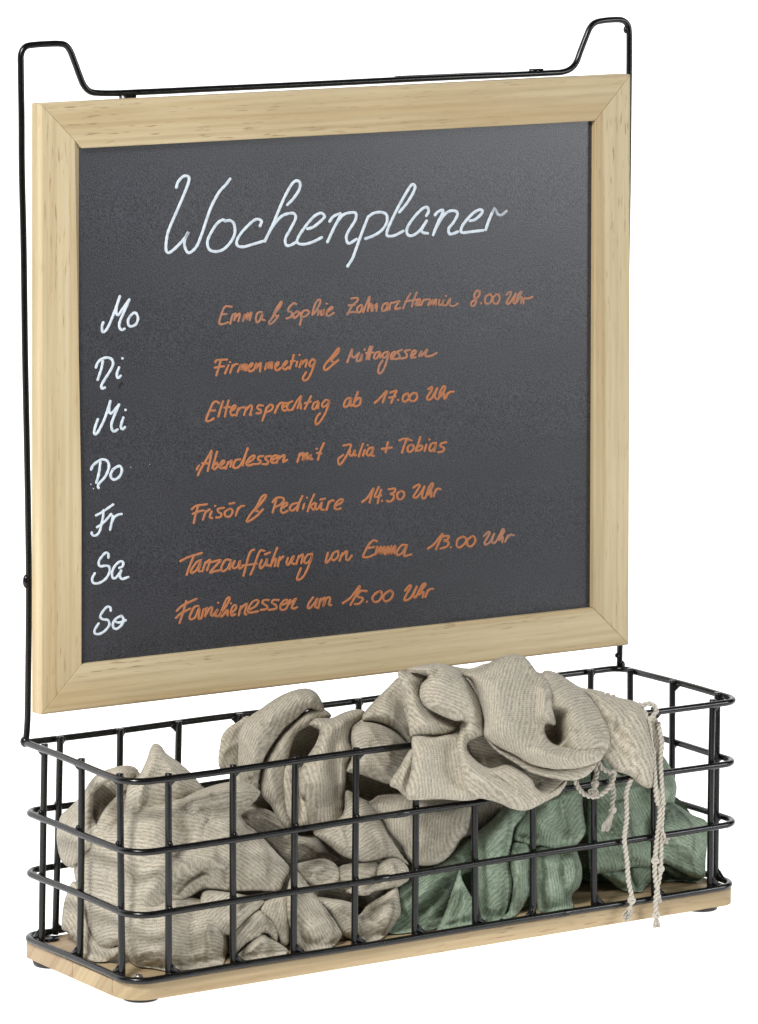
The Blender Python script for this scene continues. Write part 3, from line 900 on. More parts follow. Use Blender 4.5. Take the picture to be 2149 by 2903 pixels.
def lobe(outline, Y0, bulge=.012, rad=60, gx=0.0, gy=0.0, ang=0.0, strokes=(), wr=(), front=False, back=.006, seed=1, crease=1.0, ts=1.0):
    """One fold of cloth.  Y0: world depth at its centre (gx, gy metres of depth per 100 px); bulge in m; rad: px over which it rounds over.
    strokes: (type, 'pts', width px, amplitude mm): r ridge/valley, s step (positive = left side of the stroke stands proud)."""
    C = catmull(pp(outline), 6, True)
    x0, y0 = C.min(0) - 3 * STEP; x1, y1 = C.max(0) + 3 * STEP
    xs = np.arange(x0, x1, STEP); ys = np.arange(y0, y1, STEP); PX, PY = np.meshgrid(xs, ys)
    CC = np.vstack([C, C[:1]])
    d, _, _ = seg_dist(PX, PY, CC); ins = inside(PX, PY, C); sd = np.where(ins, d, -d)
    gyy, gxx = np.gradient(sd, STEP)
    g = np.hypot(gxx, gyy) + 1e-6
    near = (sd < 0) & (sd > -2.2 * STEP)
    snap = near | ((sd >= 0) & (sd < .45 * STEP))
    SX = np.where(snap, PX - sd * gxx / g, PX); SY = np.where(snap, PY - sd * gyy / g, PY)
    sde = np.where(snap, 0, np.maximum(sd, 0))
    cx, cy = C.mean(0)
    # rounded-over profile, smoothed so that no medial ridge remains
    u = np.clip(sde / rad, 0, 1); prof = np.sqrt(np.clip(1 - (1 - u) ** 2, 0, 1))
    sm = prof.copy()
    for _ in range(int(rad / STEP * 1.2)):
        q = (np.roll(sm, 1, 0) + np.roll(sm, -1, 0) + np.roll(sm, 1, 1) + np.roll(sm, -1, 1)) / 4
        sm = np.where(ins, q, prof)
    k = np.clip(sde / (rad * .5), 0, 1); prof = prof * (1 - k) + sm * k
    if rad < 46: bulge *= .62
    u2 = np.clip(sde / 13., 0, 1); tight = np.sqrt(np.clip(1 - (1 - u2) ** 2, 0, 1))
    H = prof * bulge * .72 + tight * min(.004, bulge * .4)
    amp = np.clip(sde / 22, 0, 1) ** .7
    for st in strokes:
        typ, pts, w, a = st; a *= 1.75 if typ == 'r' and a > -10 else 1.4 if typ != 'r' else 1
        S = catmull(pp(pts), 6); dd, sgn, arc = seg_dist(SX, SY, S)
        tp = np.clip(np.minimum(arc, 1 - arc) * 4.5, 0, 1); tp = np.sqrt(tp) if typ != 'S' else np.ones_like(tp)
        if typ == 'r': H += a * .001 * np.exp(-(dd / w) ** 2) * tp * amp
        else:
            s_ = dd * sgn
            H += a * .001 * (0.5 + 0.5 * np.tanh(-s_ / 6.0)) * np.exp(-np.maximum(-s_, 0) / w) * tp * amp
            H -= a * .0004 * np.exp(-(np.maximum(s_, 0) / (w * .35)) ** 2) * (s_ > 0) * tp * amp
    for (wa, wl, am) in wr:
        c, s = math.cos(math.radians(wa)), math.sin(math.radians(wa))
        U = (SX * c + SY * s); Vv = (-SX * s + SY * c)
        warp = vnoise(U / 90, Vv / 90, seed) * 1.5
        m = .5 + .5 * vnoise(U / 140, Vv / 140, seed + 9)
        wv = np.sin(Vv / wl * 2 * math.pi + warp * 2.2); wv = np.sign(wv) * np.abs(wv) ** .8
        H += am * .001 * wv * m * amp
    # creases running along the fold: warped, ridged, fading in and out
    for wl, am, so in ((120, .0013, 0), (64, .0007, 5), (30, .00018, 11)):
        a_ = math.radians(ang + 90 + 40 * math.sin(seed * 2.1 + so)); c_, s_ = math.cos(a_), math.sin(a_)
        U = SX * c_ + SY * s_; Vv = -SX * s_ + SY * c_
        wv = np.sin(Vv / wl * 2 * math.pi + 2.6 * vnoise(U / 110, Vv / 80, seed + so)); rid = (1 - np.abs(wv)) ** 1.6 - .35
        m = np.clip(.15 + .95 * vnoise(U / 120 + 3, Vv / 60, seed + so + 2), 0, 1)
        H += am * crease * rid * m * 2.3 * amp
    Yd = Y0 + gx * (SX - cx) / 100 + gy * (SY - cy) / 100
    if not front:
        dr0 = ray(SX, SY); tw = (.0115 - CL[0]) / dr0[..., 0]; Yw = CL[1] + dr0[..., 1] * tw
        lim = .0085 + .016 * np.logaddexp(0, (Yw - .0105) / .016) + bulge + .0015; kk = .005
        Yd = lim + kk * np.logaddexp(0, (Yd - lim) / kk)
    def place(Yv, zmin, tmin=None):
        P = on_y(SX, SY, Yv); dr = ray(SX, SY); t = (Yv - CL[1]) / dr[..., 1]
        if not front:
            # stay inside the basket: off the base board and off the wires of the left, right and front
            eps = seed * .00006
            sp = lambda v, k: k * np.logaddexp(0, v / k)
            tx = (.0110 - eps - CL[0]) / dr[..., 0]; t = tx + sp(t - tx, .006)
            tr = (.448 + eps - CL[0]) / dr[..., 0]; t = tr - sp(tr - t, .004)
            ty = (.0080 - eps * .5 - CL[1]) / dr[..., 1]; t = ty + sp(t - ty, .004)
            tz = (zmin - CL[2]) / dr[..., 2]; t = tz - sp(tz - t, .003)
        if tmin is not None: t = np.maximum(t, tmin)
        return CL + dr * t[..., None], t
    Pf, tf = place(Yd - H, BT + .0012)
    Pb, _ = place(Yd + prof * back + .0008, BT - .003, tf + .0008 + prof * .002)
    keepv = ins | snap & (sd > -2.2 * STEP)
    idx = -np.ones(PX.shape, int); h, w_ = PX.shape
    q = (keepv[:-1, :-1] & keepv[1:, :-1] & keepv[:-1, 1:] & keepv[1:, 1:]) & (ins[:-1, :-1] | ins[1:, :-1] | ins[:-1, 1:] | ins[1:, 1:])
    used = np.zeros(PX.shape, bool); used[:-1, :-1] |= q; used[1:, :-1] |= q; used[:-1, 1:] |= q; used[1:, 1:] |= q
    idx[used] = np.arange(used.sum()); n = used.sum()
    V = np.vstack([Pf[used], Pb[used]])
    jj, ii = np.nonzero(q)
    a, b, c, e = idx[jj, ii], idx[jj, ii + 1], idx[jj + 1, ii + 1], idx[jj + 1, ii]
    Ff = np.stack([a, e, c, b], 1); Fb = np.stack([a, b, c, e], 1) + n
    # rim: boundary edges
    cnt = {}
    for f in Ff:
        for k in range(4):
            e1, e2 = int(f[k]), int(f[(k + 1) % 4])
            if (e2, e1) in cnt: del cnt[(e2, e1)]
            else: cnt[(e1, e2)] = 1
    rim = np.array([(e2, e1, e1 + n, e2 + n) for e1, e2 in cnt]) if cnt else np.zeros((0, 4), int)
    an = math.radians(ang); cu = ((SX - cx) * math.cos(an) + (SY - cy) * math.sin(an)) / 4500. * ts; cv = (-(SX - cx) * math.sin(an) + (SY - cy) * math.cos(an)) / 4500. * ts
    # the ribs ride over the relief
    gHy, gHx = np.gradient(H, STEP)
    uv = np.stack([cu + H * .2 + seed * .013, cv + H * .38 + seed * .021], -1)
    uvs = np.vstack([uv[used], uv[used]])
    return V, np.vstack([Ff, Fb, rim]), uvs
def scarf(name, lobes, mat, label, cat):
    V = []; Fc = []; UV = []; o = 0
    for i, kw in enumerate(lobes):
        kw = dict(kw); kw.setdefault('seed', i + 1)
        v, f, u = lobe(**kw); V.append(v); Fc.append(f + o); UV.append(u); o += len(v)
    V = np.vstack(V); Fc = np.vstack(Fc); UV = np.vstack(UV)
    me = bpy.data.meshes.new(name); me.vertices.add(len(V)); me.vertices.foreach_set('co', V.ravel())
    me.loops.add(Fc.size); me.loops.foreach_set('vertex_index', Fc.ravel()); me.polygons.add(len(Fc))
    me.polygons.foreach_set('loop_start', np.arange(0, Fc.size, 4)); me.update(calc_edges=True)
    L = me.uv_layers.new(name='UVMap'); L.data.foreach_set('uv', UV[Fc.ravel()].ravel()); me.validate()
    ob = link(name, me, mat); ob['label'] = label; ob['category'] = cat
    return ob
def Lb(o, Y, **k): return dict(outline=o, Y0=Y, **k)
BEIGE = [
 Lb('P 270,2350 340,2250 450,2215 620,2275 700,2130 770,2030 860,2020 920,2050 970,2040 1035,2030 1120,1980 1250,1940 1400,1960 1500,2060 1450,2200 1350,2340 1270,2450 1150,2540 1090,2600 950,2640 700,2700 500,2700 320,2660 250,2540', .066, ang=20, bulge=.006, rad=120),
 Lb('P 1135,1950 1143,1912 1165,1897 1200,1887 1250,1882 1330,1895 1400,1880 1560,1915 1650,1950 1700,1978 1710,2060 1680,2130 1500,2190 1330,2210 1180,2110', .012, ang=-30, bulge=.004, rad=60),
 # ---- left heap
 Lb('A 560,1140 700,1050 860,1060 900,1300 B 880,200 640,330 560,300 560,120', .085, ang=40, bulge=.004, rad=40),
 Lb('B 355,220 385,130 430,90 480,40 A 510,1230 560,1140 640,1080 740,1042 820,1050 850,1110 760,1125 670,1140 600,1200 590,1280 B 585,80 590,160 650,250 600,320 520,390 465,465 390,430 358,330', .055, ang=-62, bulge=.016, rad=50,
    strokes=[('r', 'A 620,1120 560,1250 B 500,200 430,330', 22, 2.0), ('r', 'A 620,1230 680,1180 740,1220', 12, -4)]),
 Lb('A 965,898 938,930 915,1000 870,1090 805,1150 785,1240 770,1322 B 740,150 850,260 1250,260 1350,100 A 1350,1200 1290,1190 1190,1080 1110,1010 1040,960 1005,912', .048, ang=12, ts=.8, bulge=.016, rad=60,
    strokes=[('r', 'A 960,930 930,1060 860,1250', 20, 3), ('r', 'A 1000,960 1080,1080 1150,1230', 30, 2), ('s', 'A 880,1320 900,1180 940,1060', 40, 2.5)]),
 Lb('A 1080,1320 1130,1250 1270,1180 1420,1140 1530,1140 1605,1175 1625,1210 1590,1260 1520,1322 B 1500,130 1560,250 1400,300 1100,200', .028, ang=-12, bulge=.016, rad=50,
    strokes=[('r', 'A 1150,1290 1300,1230 1480,1190', 22, 3), ('r', 'A 1240,1322 1420,1290 1540,1240', 14, -2)]),
 Lb('B 385,840 390,740 410,640 465,545 530,700 560,850 640,960 760,960 720,1030 620,1052 550,1030 480,930 420,870', .035, ang=60, bulge=.014, rad=45,
    strokes=[('s', 'B 530,850 580,930 640,960', 30, -3)]),
 Lb('B 490,640 620,600 1000,640 1180,640 1390,700 1395,800 1425,950 1380,1085 1300,1085 1150,1102 1060,1110 950,1090 850,1075 780,1010 740,960 660,1010 570,960 520,850', .022, ang=-4, bulge=.020, rad=70,
    strokes=[('r', 'B 900,680 830,820 780,950', 28, 3), ('s', 'B 1390,760 1300,820 1290,900 1330,980', 40, 3.0), ('r', 'B 1240,700 1180,850 1220,1000', 26, -3), ('r', 'B 1060,760 1040,900 960,1050', 24, 2.6),
             ('s', 'B 830,1040 920,1000 1010,990', 30, 2.5), ('r', 'B 720,740 700,860 660,960', 22, 2.5)], wr=[(70, 95, .9)]),
 Lb('B 468,450 560,330 720,190 860,100 1010,65 1150,30 1330,50 1450,150 1560,230 1652,330 1680,450 1600,560 1480,600 1415,540 1415,600 1330,612 1250,612 1150,680 1060,700 960,790 850,800 700,790 520,740 490,620 470,540', .024, ang=14, ts=.85, bulge=.020, rad=80,
    strokes=[('r', 'B 1080,470 1180,410 1320,400 1425,480', 22, 4.5), ('r', 'B 1010,640 1070,560 1180,500', 16, -2.6), ('s', 'B 700,180 600,300 520,400', 30, -2), ('s', 'B 1100,640 1180,560 1290,500 1400,520', 34, -3.5), ('r', 'B 860,700 960,560 1050,420 1180,330', 28, 3.2),
             ('r', 'B 740,690 800,560 900,440', 30, -2.2), ('r', 'B 1060,150 1120,260 1100,400', 30, -3.4), ('r', 'B 900,150 960,260 940,420', 40, 2.0), ('r', 'B 1350,130 1450,300 1500,450', 26, -2.4)], wr=[(-35, 120, .8)]),
 Lb('B 1420,130 1560,220 G 60,180 160,290 260,340 360,430 450,530 525,620 490,710 450,768 300,768 160,775 60,770 -60,740 -90,560 -120,300', .020, ang=32, bulge=.016, rad=60,
    strokes=[('r', 'G 20,230 180,400 380,640', 30, 2.4), ('s', 'G 110,745 105,640 60,560 0,530', 30, -3.0), ('r', 'G 200,420 330,540 440,700', 18, -1.4)]),
 # ---- lower middle
 Lb('G 165,290 220,222 310,208 410,240 490,310 560,390 700,395 800,490 860,560 700,570 560,610 500,590 400,480 300,380 220,330', .052, ang=28, bulge=.012, rad=40,
    strokes=[('s', 'G 200,290 330,290 480,360 560,440', 30, 2.8), ('r', 'G 560,420 660,450 780,540', 16, 2.5), ('r', 'G 250,330 400,390 520,500', 14, -2.0)]),
 Lb('G -60,780 100,775 340,828 330,880 240,980 165,1060 60,1050 -60,950', .018, ang=-40, bulge=.010, rad=30, strokes=[('r', 'G 100,1000 200,900 320,860', 12, 2)]),
 Lb('G 340,850 420,815 510,800 525,900 520,1000 515,1120 470,1130 440,1060 400,980 320,910', .020, ang=-70, bulge=.010, rad=34, strokes=[('r', 'G 430,840 450,960 480,1080', 14, -1.6)]),
 Lb('G 150,1060 230,960 315,895 360,930 420,1000 442,1060 430,1115 380,1060 340,1050 330,1075 240,1120 150,1190', .014, ang=-50, bulge=.010, rad=26,
    strokes=[('s', 'G 170,1090 240,1000 310,930', 18, 2.0), ('r', 'G 250,1060 330,980 380,960', 9, -1.6)]),
 Lb('G 160,1215 230,1140 330,1062 400,1090 500,1152 500,1192 420,1205 320,1220 220,1232', .011, ang=-8, bulge=.009, rad=26, strokes=[('r', 'G 230,1190 330,1110 380,1100', 9, 2), ('s', 'G 280,1200 290,1150 340,1110', 14, 1.5)]),
 Lb('G 690,700 800,640 1000,650 1180,700 1100,850 950,900 800,900 700,820', .045, ang=10, bulge=.006, rad=40),
 Lb('G 690,815 800,820 940,850 985,930 1050,850 1150,790 1235,735 1262,860 1262,930 1205,1020 1135,1090 1030,1112 950,1095 870,1060 800,930', .017, ang=-20, bulge=.016, rad=50,
    strokes=[('s', 'G 960,860 1020,940 1100,980', 26, -3.2), ('r', 'G 1130,840 1180,900 1130,990', 22, 2.4), ('s', 'G 830,880 960,960 1010,1080', 26, 2.2), ('r', 'G 990,900 1080,850 1200,800', 12, -2.2)]),
 Lb('G 570,640 640,718 700,800 775,900 840,990 875,1045 860,1090 800,1150 700,1168 600,1168 565,1100 520,1000 500,850 520,700', .012, ang=55, bulge=.012, rad=34,
    strokes=[('S', 'G 585,660 660,760 740,870 850,1020', 26, -2.2), ('r', 'G 560,780 640,940 720,1100', 22, 2.6), ('r', 'G 550,980 600,1080 700,1150', 12, -1.8)]),
 Lb('G 560,600 640,570 750,553 830,590 862,650 845,705 790,745 690,735 610,690', .024, ang=8, bulge=.012, rad=34,
    strokes=[('s', 'G 600,640 700,640 780,610 840,640', 22, 2.8), ('r', 'G 690,700 780,690 830,650', 9, -2)]),
 Lb('G 850,620 900,590 1000,575 1110,575 1130,630 1100,680 1030,710 930,720 860,710', .026, ang=4, bulge=.010, rad=30, strokes=[('r', 'G 870,650 980,620 1100,620', 12, 2)]),
 Lb('G 1090,700 1110,610 1165,556 1240,550 1305,600 1325,680 1280,725 1220,750 1100,770 1040,800 960,795 900,770 1000,720', .020, ang=-15, bulge=.012, rad=32,
    strokes=[('r', 'G 1120,600 1130,680 1100,740', 9, -2), ('r', 'G 1180,590 1230,650 1200,710', 16, 2), ('s', 'G 960,770 1080,730 1180,720', 14, -2)]),
 # ---- sheets right of the middle, behind the front grid
 Lb('H 760,190 900,150 1030,195 940,290 850,365 785,405 740,380', .040, ang=-80, bulge=.008, rad=26),
 Lb('H 0,160 110,170 180,128 330,118 450,150 650,150 790,170 790,300 770,385 720,430 655,530 570,590 450,598 380,570 330,480 240,380 180,280', .032, ang=-84, bulge=.016, rad=55,
    strokes=[('r', 'H 440,180 430,380 400,560', 24, -2.2), ('r', 'H 600,200 640,350 600,520', 34, 2.2), ('s', 'H 310,540 380,520 460,560', 20, -2)]),
 # ---- upper middle
 Lb('C 60,900 58,720 95,635 170,585 260,560 260,900', .088, ang=60, bulge=.010, rad=40),
 Lb('C 500,900 520,740 560,655 640,615 720,640 760,800 700,1000 560,1000', .070, ang=75, bulge=.008, rad=40),
 Lb('C 480,890 600,870 650,1050 670,1280 600,1310 540,1270 490,1150', .045, ang=78, bulge=.010, rad=36, strokes=[('r', 'C 560,900 590,1050 600,1250', 12, -2.5)]),
 Lb('C 330,940 370,820 440,705 520,610 620,520 700,488 760,500 800,548 700,588 640,615 575,655 535,740 508,870 495,1000 502,1150 540,1270 500,1300 450,1250 400,1150 335,1070', .048, ang=-60, bulge=.014, rad=36,
    strokes=[('r', 'C 420,760 390,920 430,1130', 14, 1.8)]),
 Lb('C 178,880 180,760 188,650 240,560 320,500 420,430 520,380 620,357 690,378 735,440 760,530 700,520 650,500 580,560 500,622 430,712 372,805 335,900 318,1010 300,1110 240,1090 190,980', .050, ang=-58, bulge=.020, rad=62,
    strokes=[('r', 'C 350,600 300,760 260,960', 30, 2.4), ('r', 'C 420,480 400,560 380,600', 8, 1.4), ('s', 'C 640,490 690,440 700,390', 18, 3.4), ('r', 'C 250,620 220,800 215,950', 16, -1.6)]),
 Lb('C 905,925 950,915 1100,955 1195,985 1260,1050 1120,1105 1040,1145 975,1075 925,1000', .060, ang=20, bulge=.006, rad=26),
 Lb('C 655,600 700,558 800,555 880,520 960,498 1022,510 1010,560 945,615 930,700 950,780 905,880 895,1000 885,1100 G 885,140 900,300 905,420 900,540 830,500 750,440 685,380 650,290 620,150 C 595,1080 585,960 620,850 700,720 715,640', .040, ang=84, bulge=.016, rad=48,
    strokes=[('r', 'C 720,640 740,800 720,1000 700,1250', 26, 2.2), ('r', 'C 850,600 830,800 850,1050 G 870,250', 18, -2.4), ('r', 'C 900,560 860,620 780,640', 20, 2.4), ('s', 'C 620,1000 650,1150 670,1290', 24, -2.0)]),
 Lb('G 680,380 780,330 880,250 900,100 980,140 1060,180 1120,280 1190,400 1260,510 1318,592 1240,562 1150,560 1020,582 950,565 860,525 760,440', .026, ang=-28, bulge=.014, rad=44,
    strokes=[('s', 'G 865,330 900,430 930,540', 26, -2.6), ('r', 'G 980,220 1080,360 1190,520', 24, 2), ('r', 'G 750,380 850,460 930,530', 16, 1.6)]),
 Lb('C 1020,520 1100,430 1180,350 1240,290 1300,270 1430,290 1500,560 1640,620 1600,700 1450,720 1345,710 1330,740 1280,690 1200,625 1080,585 1010,575', .030, ang=42, bulge=.018, rad=60,
    strokes=[('r', 'C 1120,500 1230,560 1330,640', 26, 2.6), ('r', 'C 1210,350 1260,450 1380,590', 22, -3)]),
 Lb('C 940,770 932,650 1000,582 1100,580 1205,620 1285,685 1328,760 1312,850 1262,925 1190,995 1100,972 1000,935 925,922 903,905 935,830', .030, ang=2, bulge=.020, rad=60,
    strokes=[('r', 'C 1000,660 1130,690 1230,780', 30, 2), ('s', 'C 950,900 1060,900 1200,930', 24, 2)]),
 Lb('D 15,1130 20,1090 90,980 150,880 200,900 180,1060 150,1190 110,1195 60,1150', .000, ang=60, bulge=.010, rad=24, front=True,
    strokes=[('s', 'D 60,1150 70,1070 130,960', 12, 2.6), ('s', 'D 95,1180 105,1100 150,980', 10, 2.4)]),
 # ---- the drape over the front rim
 Lb('D 1270,475 1340,478 1420,492 1520,520 E 140,600 300,640 450,680 620,725 690,790 725,880 745,1000 770,1120 785,1210 770,1330 752,1445 700,1455 620,1410 550,1350 440,1310 330,1190 310,1010 290,850 200,680', -.002, ang=58, ts=.62, bulge=.014, rad=50, front=True, gx=-.0015,
    strokes=[('r', 'E 300,720 500,900 640,1200', 30, 2.5), ('r', 'E 420,880 450,1050 560,1300', 26, -2.6), ('r', 'E 560,760 680,950 740,1150', 16, 1.4)]),
 Lb('E 700,900 740,860 790,862 822,960 852,1045 842,1130 822,1225 785,1235 755,1130 735,1000', -.004, ang=-60, bulge=.005, rad=22, front=True),
 Lb('D 1030,372 1120,368 1210,420 1320,500 1400,585 1462,680 1493,790 1482,870 1435,945 1385,990 1250,1010 1100,980 1000,800 960,560', -.004, ang=-38, bulge=.024, rad=75, front=True,
    strokes=[('r', 'D 1125,600 1115,700 1110,800 1160,850', 30, -16), ('r', 'D 1150,480 1230,600 1260,760', 36, 2.6), ('r', 'D 1210,870 1330,850 1420,760', 40, 4)]),
 Lb('D 520,800 600,770 700,820 800,900 950,960 1060,1080 900,1130 700,1080 580,980', -.0035, ang=14, bulge=.004, rad=30, front=True),
 Lb('D 900,1040 1040,1050 1195,1075 1140,1190 1030,1200 950,1160', -.002, ang=10, bulge=.003, rad=24, front=True),
 Lb('D 165,800 290,802 420,782 500,770 520,900 520,1000 560,1100 620,1200 520,1228 350,1217 230,1222 132,1218 120,1150 148,1050 165,930', -.010, ang=80, bulge=.010, rad=30, front=True,
    strokes=[('r', 'D 250,830 230,1000 220,1180', 36, 1.6), ('r', 'D 400,820 420,1000 470,1190', 28, -2.0)]),
 Lb('D 475,760 510,690 600,690 640,780 560,815 528,870 580,950 680,1010 800,985 900,1030 960,1080 1000,1150 1080,1172 1195,1080 1185,1130 1130,1190 1040,1242 930,1292 830,1282 740,1242 640,1216 560,1200 500,1100 470,960 455,850', -.012, ang=38, bulge=.016, rad=42, front=True,
    strokes=[('r', 'D 500,800 520,950 620,1080 800,1180 950,1230', 22, 2.6), ('s', 'D 600,1010 760,1080 900,1180 1000,1200', 26, 2.4), ('r', 'D 520,1040 640,1150 780,1220', 16, -1.8), ('r', 'D 700,1040 860,1120 960,1190', 12, -2)]),
 Lb('D 640,790 740,872 850,925 950,980 1100,1015 1250,1005 1392,978 1340,1055 1240,1092 1100,1078 950,1035 850,975 720,890', -.018, ang=12, bulge=.006, rad=20, front=True),
 Lb('D 65,370 130,362 240,385 300,420 230,450 215,520 260,610 330,670 440,720 460,745 430,775 330,795 250,792 160,800 145,780 130,650 110,520', -.006, ang=48, bulge=.012, rad=34, front=True,
    strokes=[('r', 'D 110,400 170,520 200,650 330,740', 20, 2.4), ('s', 'D 300,700 400,745 450,750', 20, 3), ('r', 'D 140,430 170,600 200,740', 14, -1.5)]),
 Lb('D 130,350 220,320 320,307 400,318 480,358 540,430 590,510 622,580 638,660 640,760 600,800 540,820 500,760 505,700 440,692 330,645 245,595 212,530 220,450 260,390', -.012, ang=22, bulge=.022, rad=70, front=True,
    strokes=[('s', 'D 340,330 350,385 310,398 250,395', 26, 2.5), ('r', 'D 480,420 560,540 600,700', 30, 2.6), ('r', 'D 300,560 420,620 500,660', 24, 2), ('r', 'D 300,390 330,370 340,340', 18, -1)]),
 Lb('D 505,378 620,340 700,290 790,255 880,250 930,278 1000,368 1070,420 1103,500 1110,620 1122,720 1062,715 1048,765 1090,832 1160,858 1270,850 1380,850 1440,915 1400,972 1300,1010 1200,1022 1100,1020 950,985 850,925 740,872 642,792 638,680 600,520 560,430', -.016, ang=-84, bulge=.026, rad=95, front=True,
    strokes=[('r', 'D 900,300 980,500 960,760 1050,900', 30, -3.0), ('r', 'D 1040,440 1060,600 1040,720', 22, 3.4), ('r', 'D 700,400 720,600 800,820', 44, 2.4), ('r', 'D 980,850 1100,930 1260,940', 28, 2.6), ('r', 'D 800,320 860,500 860,700', 30, -1.6)]),
]
GREEN = [
 Lb('P 1380,2250 1500,2200 1600,2150 1700,2110 1780,2150 1820,2230 1780,2330 1500,2340 1380,2330', .060, ang=70, bulge=.005, rad=80),
 Lb('P 1250,2540 1270,2420 1330,2345 1400,2310 1550,2280 1700,2250 1900,2250 1985,2370 1975,2480 1870,2500 1660,2500 1560,2540 1400,2600', .072, ang=20, bulge=.006, rad=120),
 Lb('H 290,745 440,650 600,560 700,485 800,410 860,600 720,680 640,900 570,1012 400,1045 230,1045 230,900', .040, ang=-35, bulge=.010, rad=50,
    strokes=[('r', 'H 330,900 500,750 700,560', 20, 3.0), ('r', 'H 420,960 560,800 690,640', 16, -2.6), ('s', 'H 300,820 480,690 700,540', 20, 2)]),
 Lb('E 300,1190 420,1310 550,1380 700,1400 770,1240 830,1175 905,1280 950,1400 957,1480 935,1600 F 1055,195 1000,250 975,400 900,640 740,662 620,692 520,702 440,690 420,300 440,80', .034, ang=62, bulge=.018, rad=70,
    strokes=[('r', 'F 640,180 700,400 820,560', 30, 3.0), ('r', 'F 760,100 860,300 880,480', 26, -3), ('r', 'F 560,300 640,500 720,640', 24, -2.6), ('r', 'F 900,60 980,130 1020,180', 26, 3), ('s', 'F 520,440 640,560 860,620', 40, 2.4)]),
 Lb('F 380,150 440,100 520,100 530,300 490,380 440,425 398,440 385,300', .048, ang=80, bulge=.010, rad=34),
 Lb('F 960,640 1100,680 1265,700 1245,752 1190,767 1110,757 1020,712', .040, ang=10, bulge=.008, rad=26),
 Lb('F 520,690 680,680 745,670 775,780 820,832 720,834 650,812 580,755', .038, ang=34, bulge=.010, rad=30, strokes=[('r', 'F 600,700 680,760 760,820', 14, 2)]),
 Lb('F 735,655 880,645 950,635 978,690 920,725 850,790 800,832 760,775', .036, ang=-50, bulge=.010, rad=30),
 Lb('F 900,300 960,200 1050,200 1180,280 1285,335 1285,480 1275,600 1262,725 1180,735 1100,692 1000,640 920,600 860,440', .026, ang=24, bulge=.018, rad=60,
    strokes=[('r', 'F 960,280 1060,420 1240,560', 30, 3), ('r', 'F 930,400 1040,540 1220,670', 20, -2.6), ('r', 'F 1080,260 1180,380 1270,420', 20, 2)]),
 Lb('H 1180,180 1300,120 1440,40 1540,40 1538,180 1553,300 1560,372 1520,440 1480,468 1400,500 1320,500 1220,470 1130,455 1075,430 1080,370 1110,290', .026, ang=-58, bulge=.018, rad=55,
    strokes=[('r', 'H 1240,220 1290,330 1420,440', 24, 3), ('s', 'H 1400,140 1430,300 1500,450', 30, -3.4), ('r', 'H 1100,400 1160,380 1230,420', 16, -3), ('r', 'H 1340,170 1380,300 1450,400', 16, -2)]),
 Lb('H 790,420 850,360 940,285 1030,200 1190,215 1150,290 1090,350 1072,440 1055,540 1055,620 1075,720 1045,890 970,968 870,982 832,900 825,700 800,560', .020, ang=-50, bulge=.020, rad=58,
    strokes=[('r', 'H 1080,260 960,420 900,600 900,850', 30, 2.6), ('r', 'H 860,480 850,650 870,850', 18, -2), ('r', 'H 990,480 960,650 990,850', 20, -2.0)]),
 Lb('H 1070,455 1120,442 1165,452 1185,520 1182,700 1192,760 1145,870 1065,950 1000,952 1040,895 1072,720 1052,600', .024, ang=88, bulge=.014, rad=36,
    strokes=[('r', 'H 1120,480 1110,650 1110,850', 20, 2), ('r', 'H 1080,470 1130,460 1170,480', 9, -2)]),
 Lb('H 1215,560 1240,470 1330,475 1400,490 1475,462 1520,560 1535,640 1520,735 1465,800 1478,880 1442,935 1350,927 1262,912 1228,850 1222,700', .014, ang=82, bulge=.018, rad=50,
    strokes=[('s', 'H 1400,540 1410,680 1450,800 1440,860', 40, 3.6), ('r', 'H 1300,500 1300,700 1340,880', 24, 2), ('r', 'H 1460,520 1490,620 1480,720', 18, 2.4), ('r', 'H 1250,560 1260,720 1290,880', 14, -1.6)]),
 Lb('H 718,625 735,700 790,800 828,872 805,1000 720,1012 600,1038 566,1022 610,930 655,800 690,700', .016, ang=-70, bulge=.008, rad=26,
    strokes=[('s', 'H 728,640 735,800 715,1000', 24, 4.0), ('r', 'H 690,740 660,860 600,1000', 12, 2)]),
]
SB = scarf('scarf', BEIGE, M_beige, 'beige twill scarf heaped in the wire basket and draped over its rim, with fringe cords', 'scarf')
SG = scarf('scarf', GREEN, M_green, 'sage green twill scarf bunched low in the right half of the basket', 'scarf')

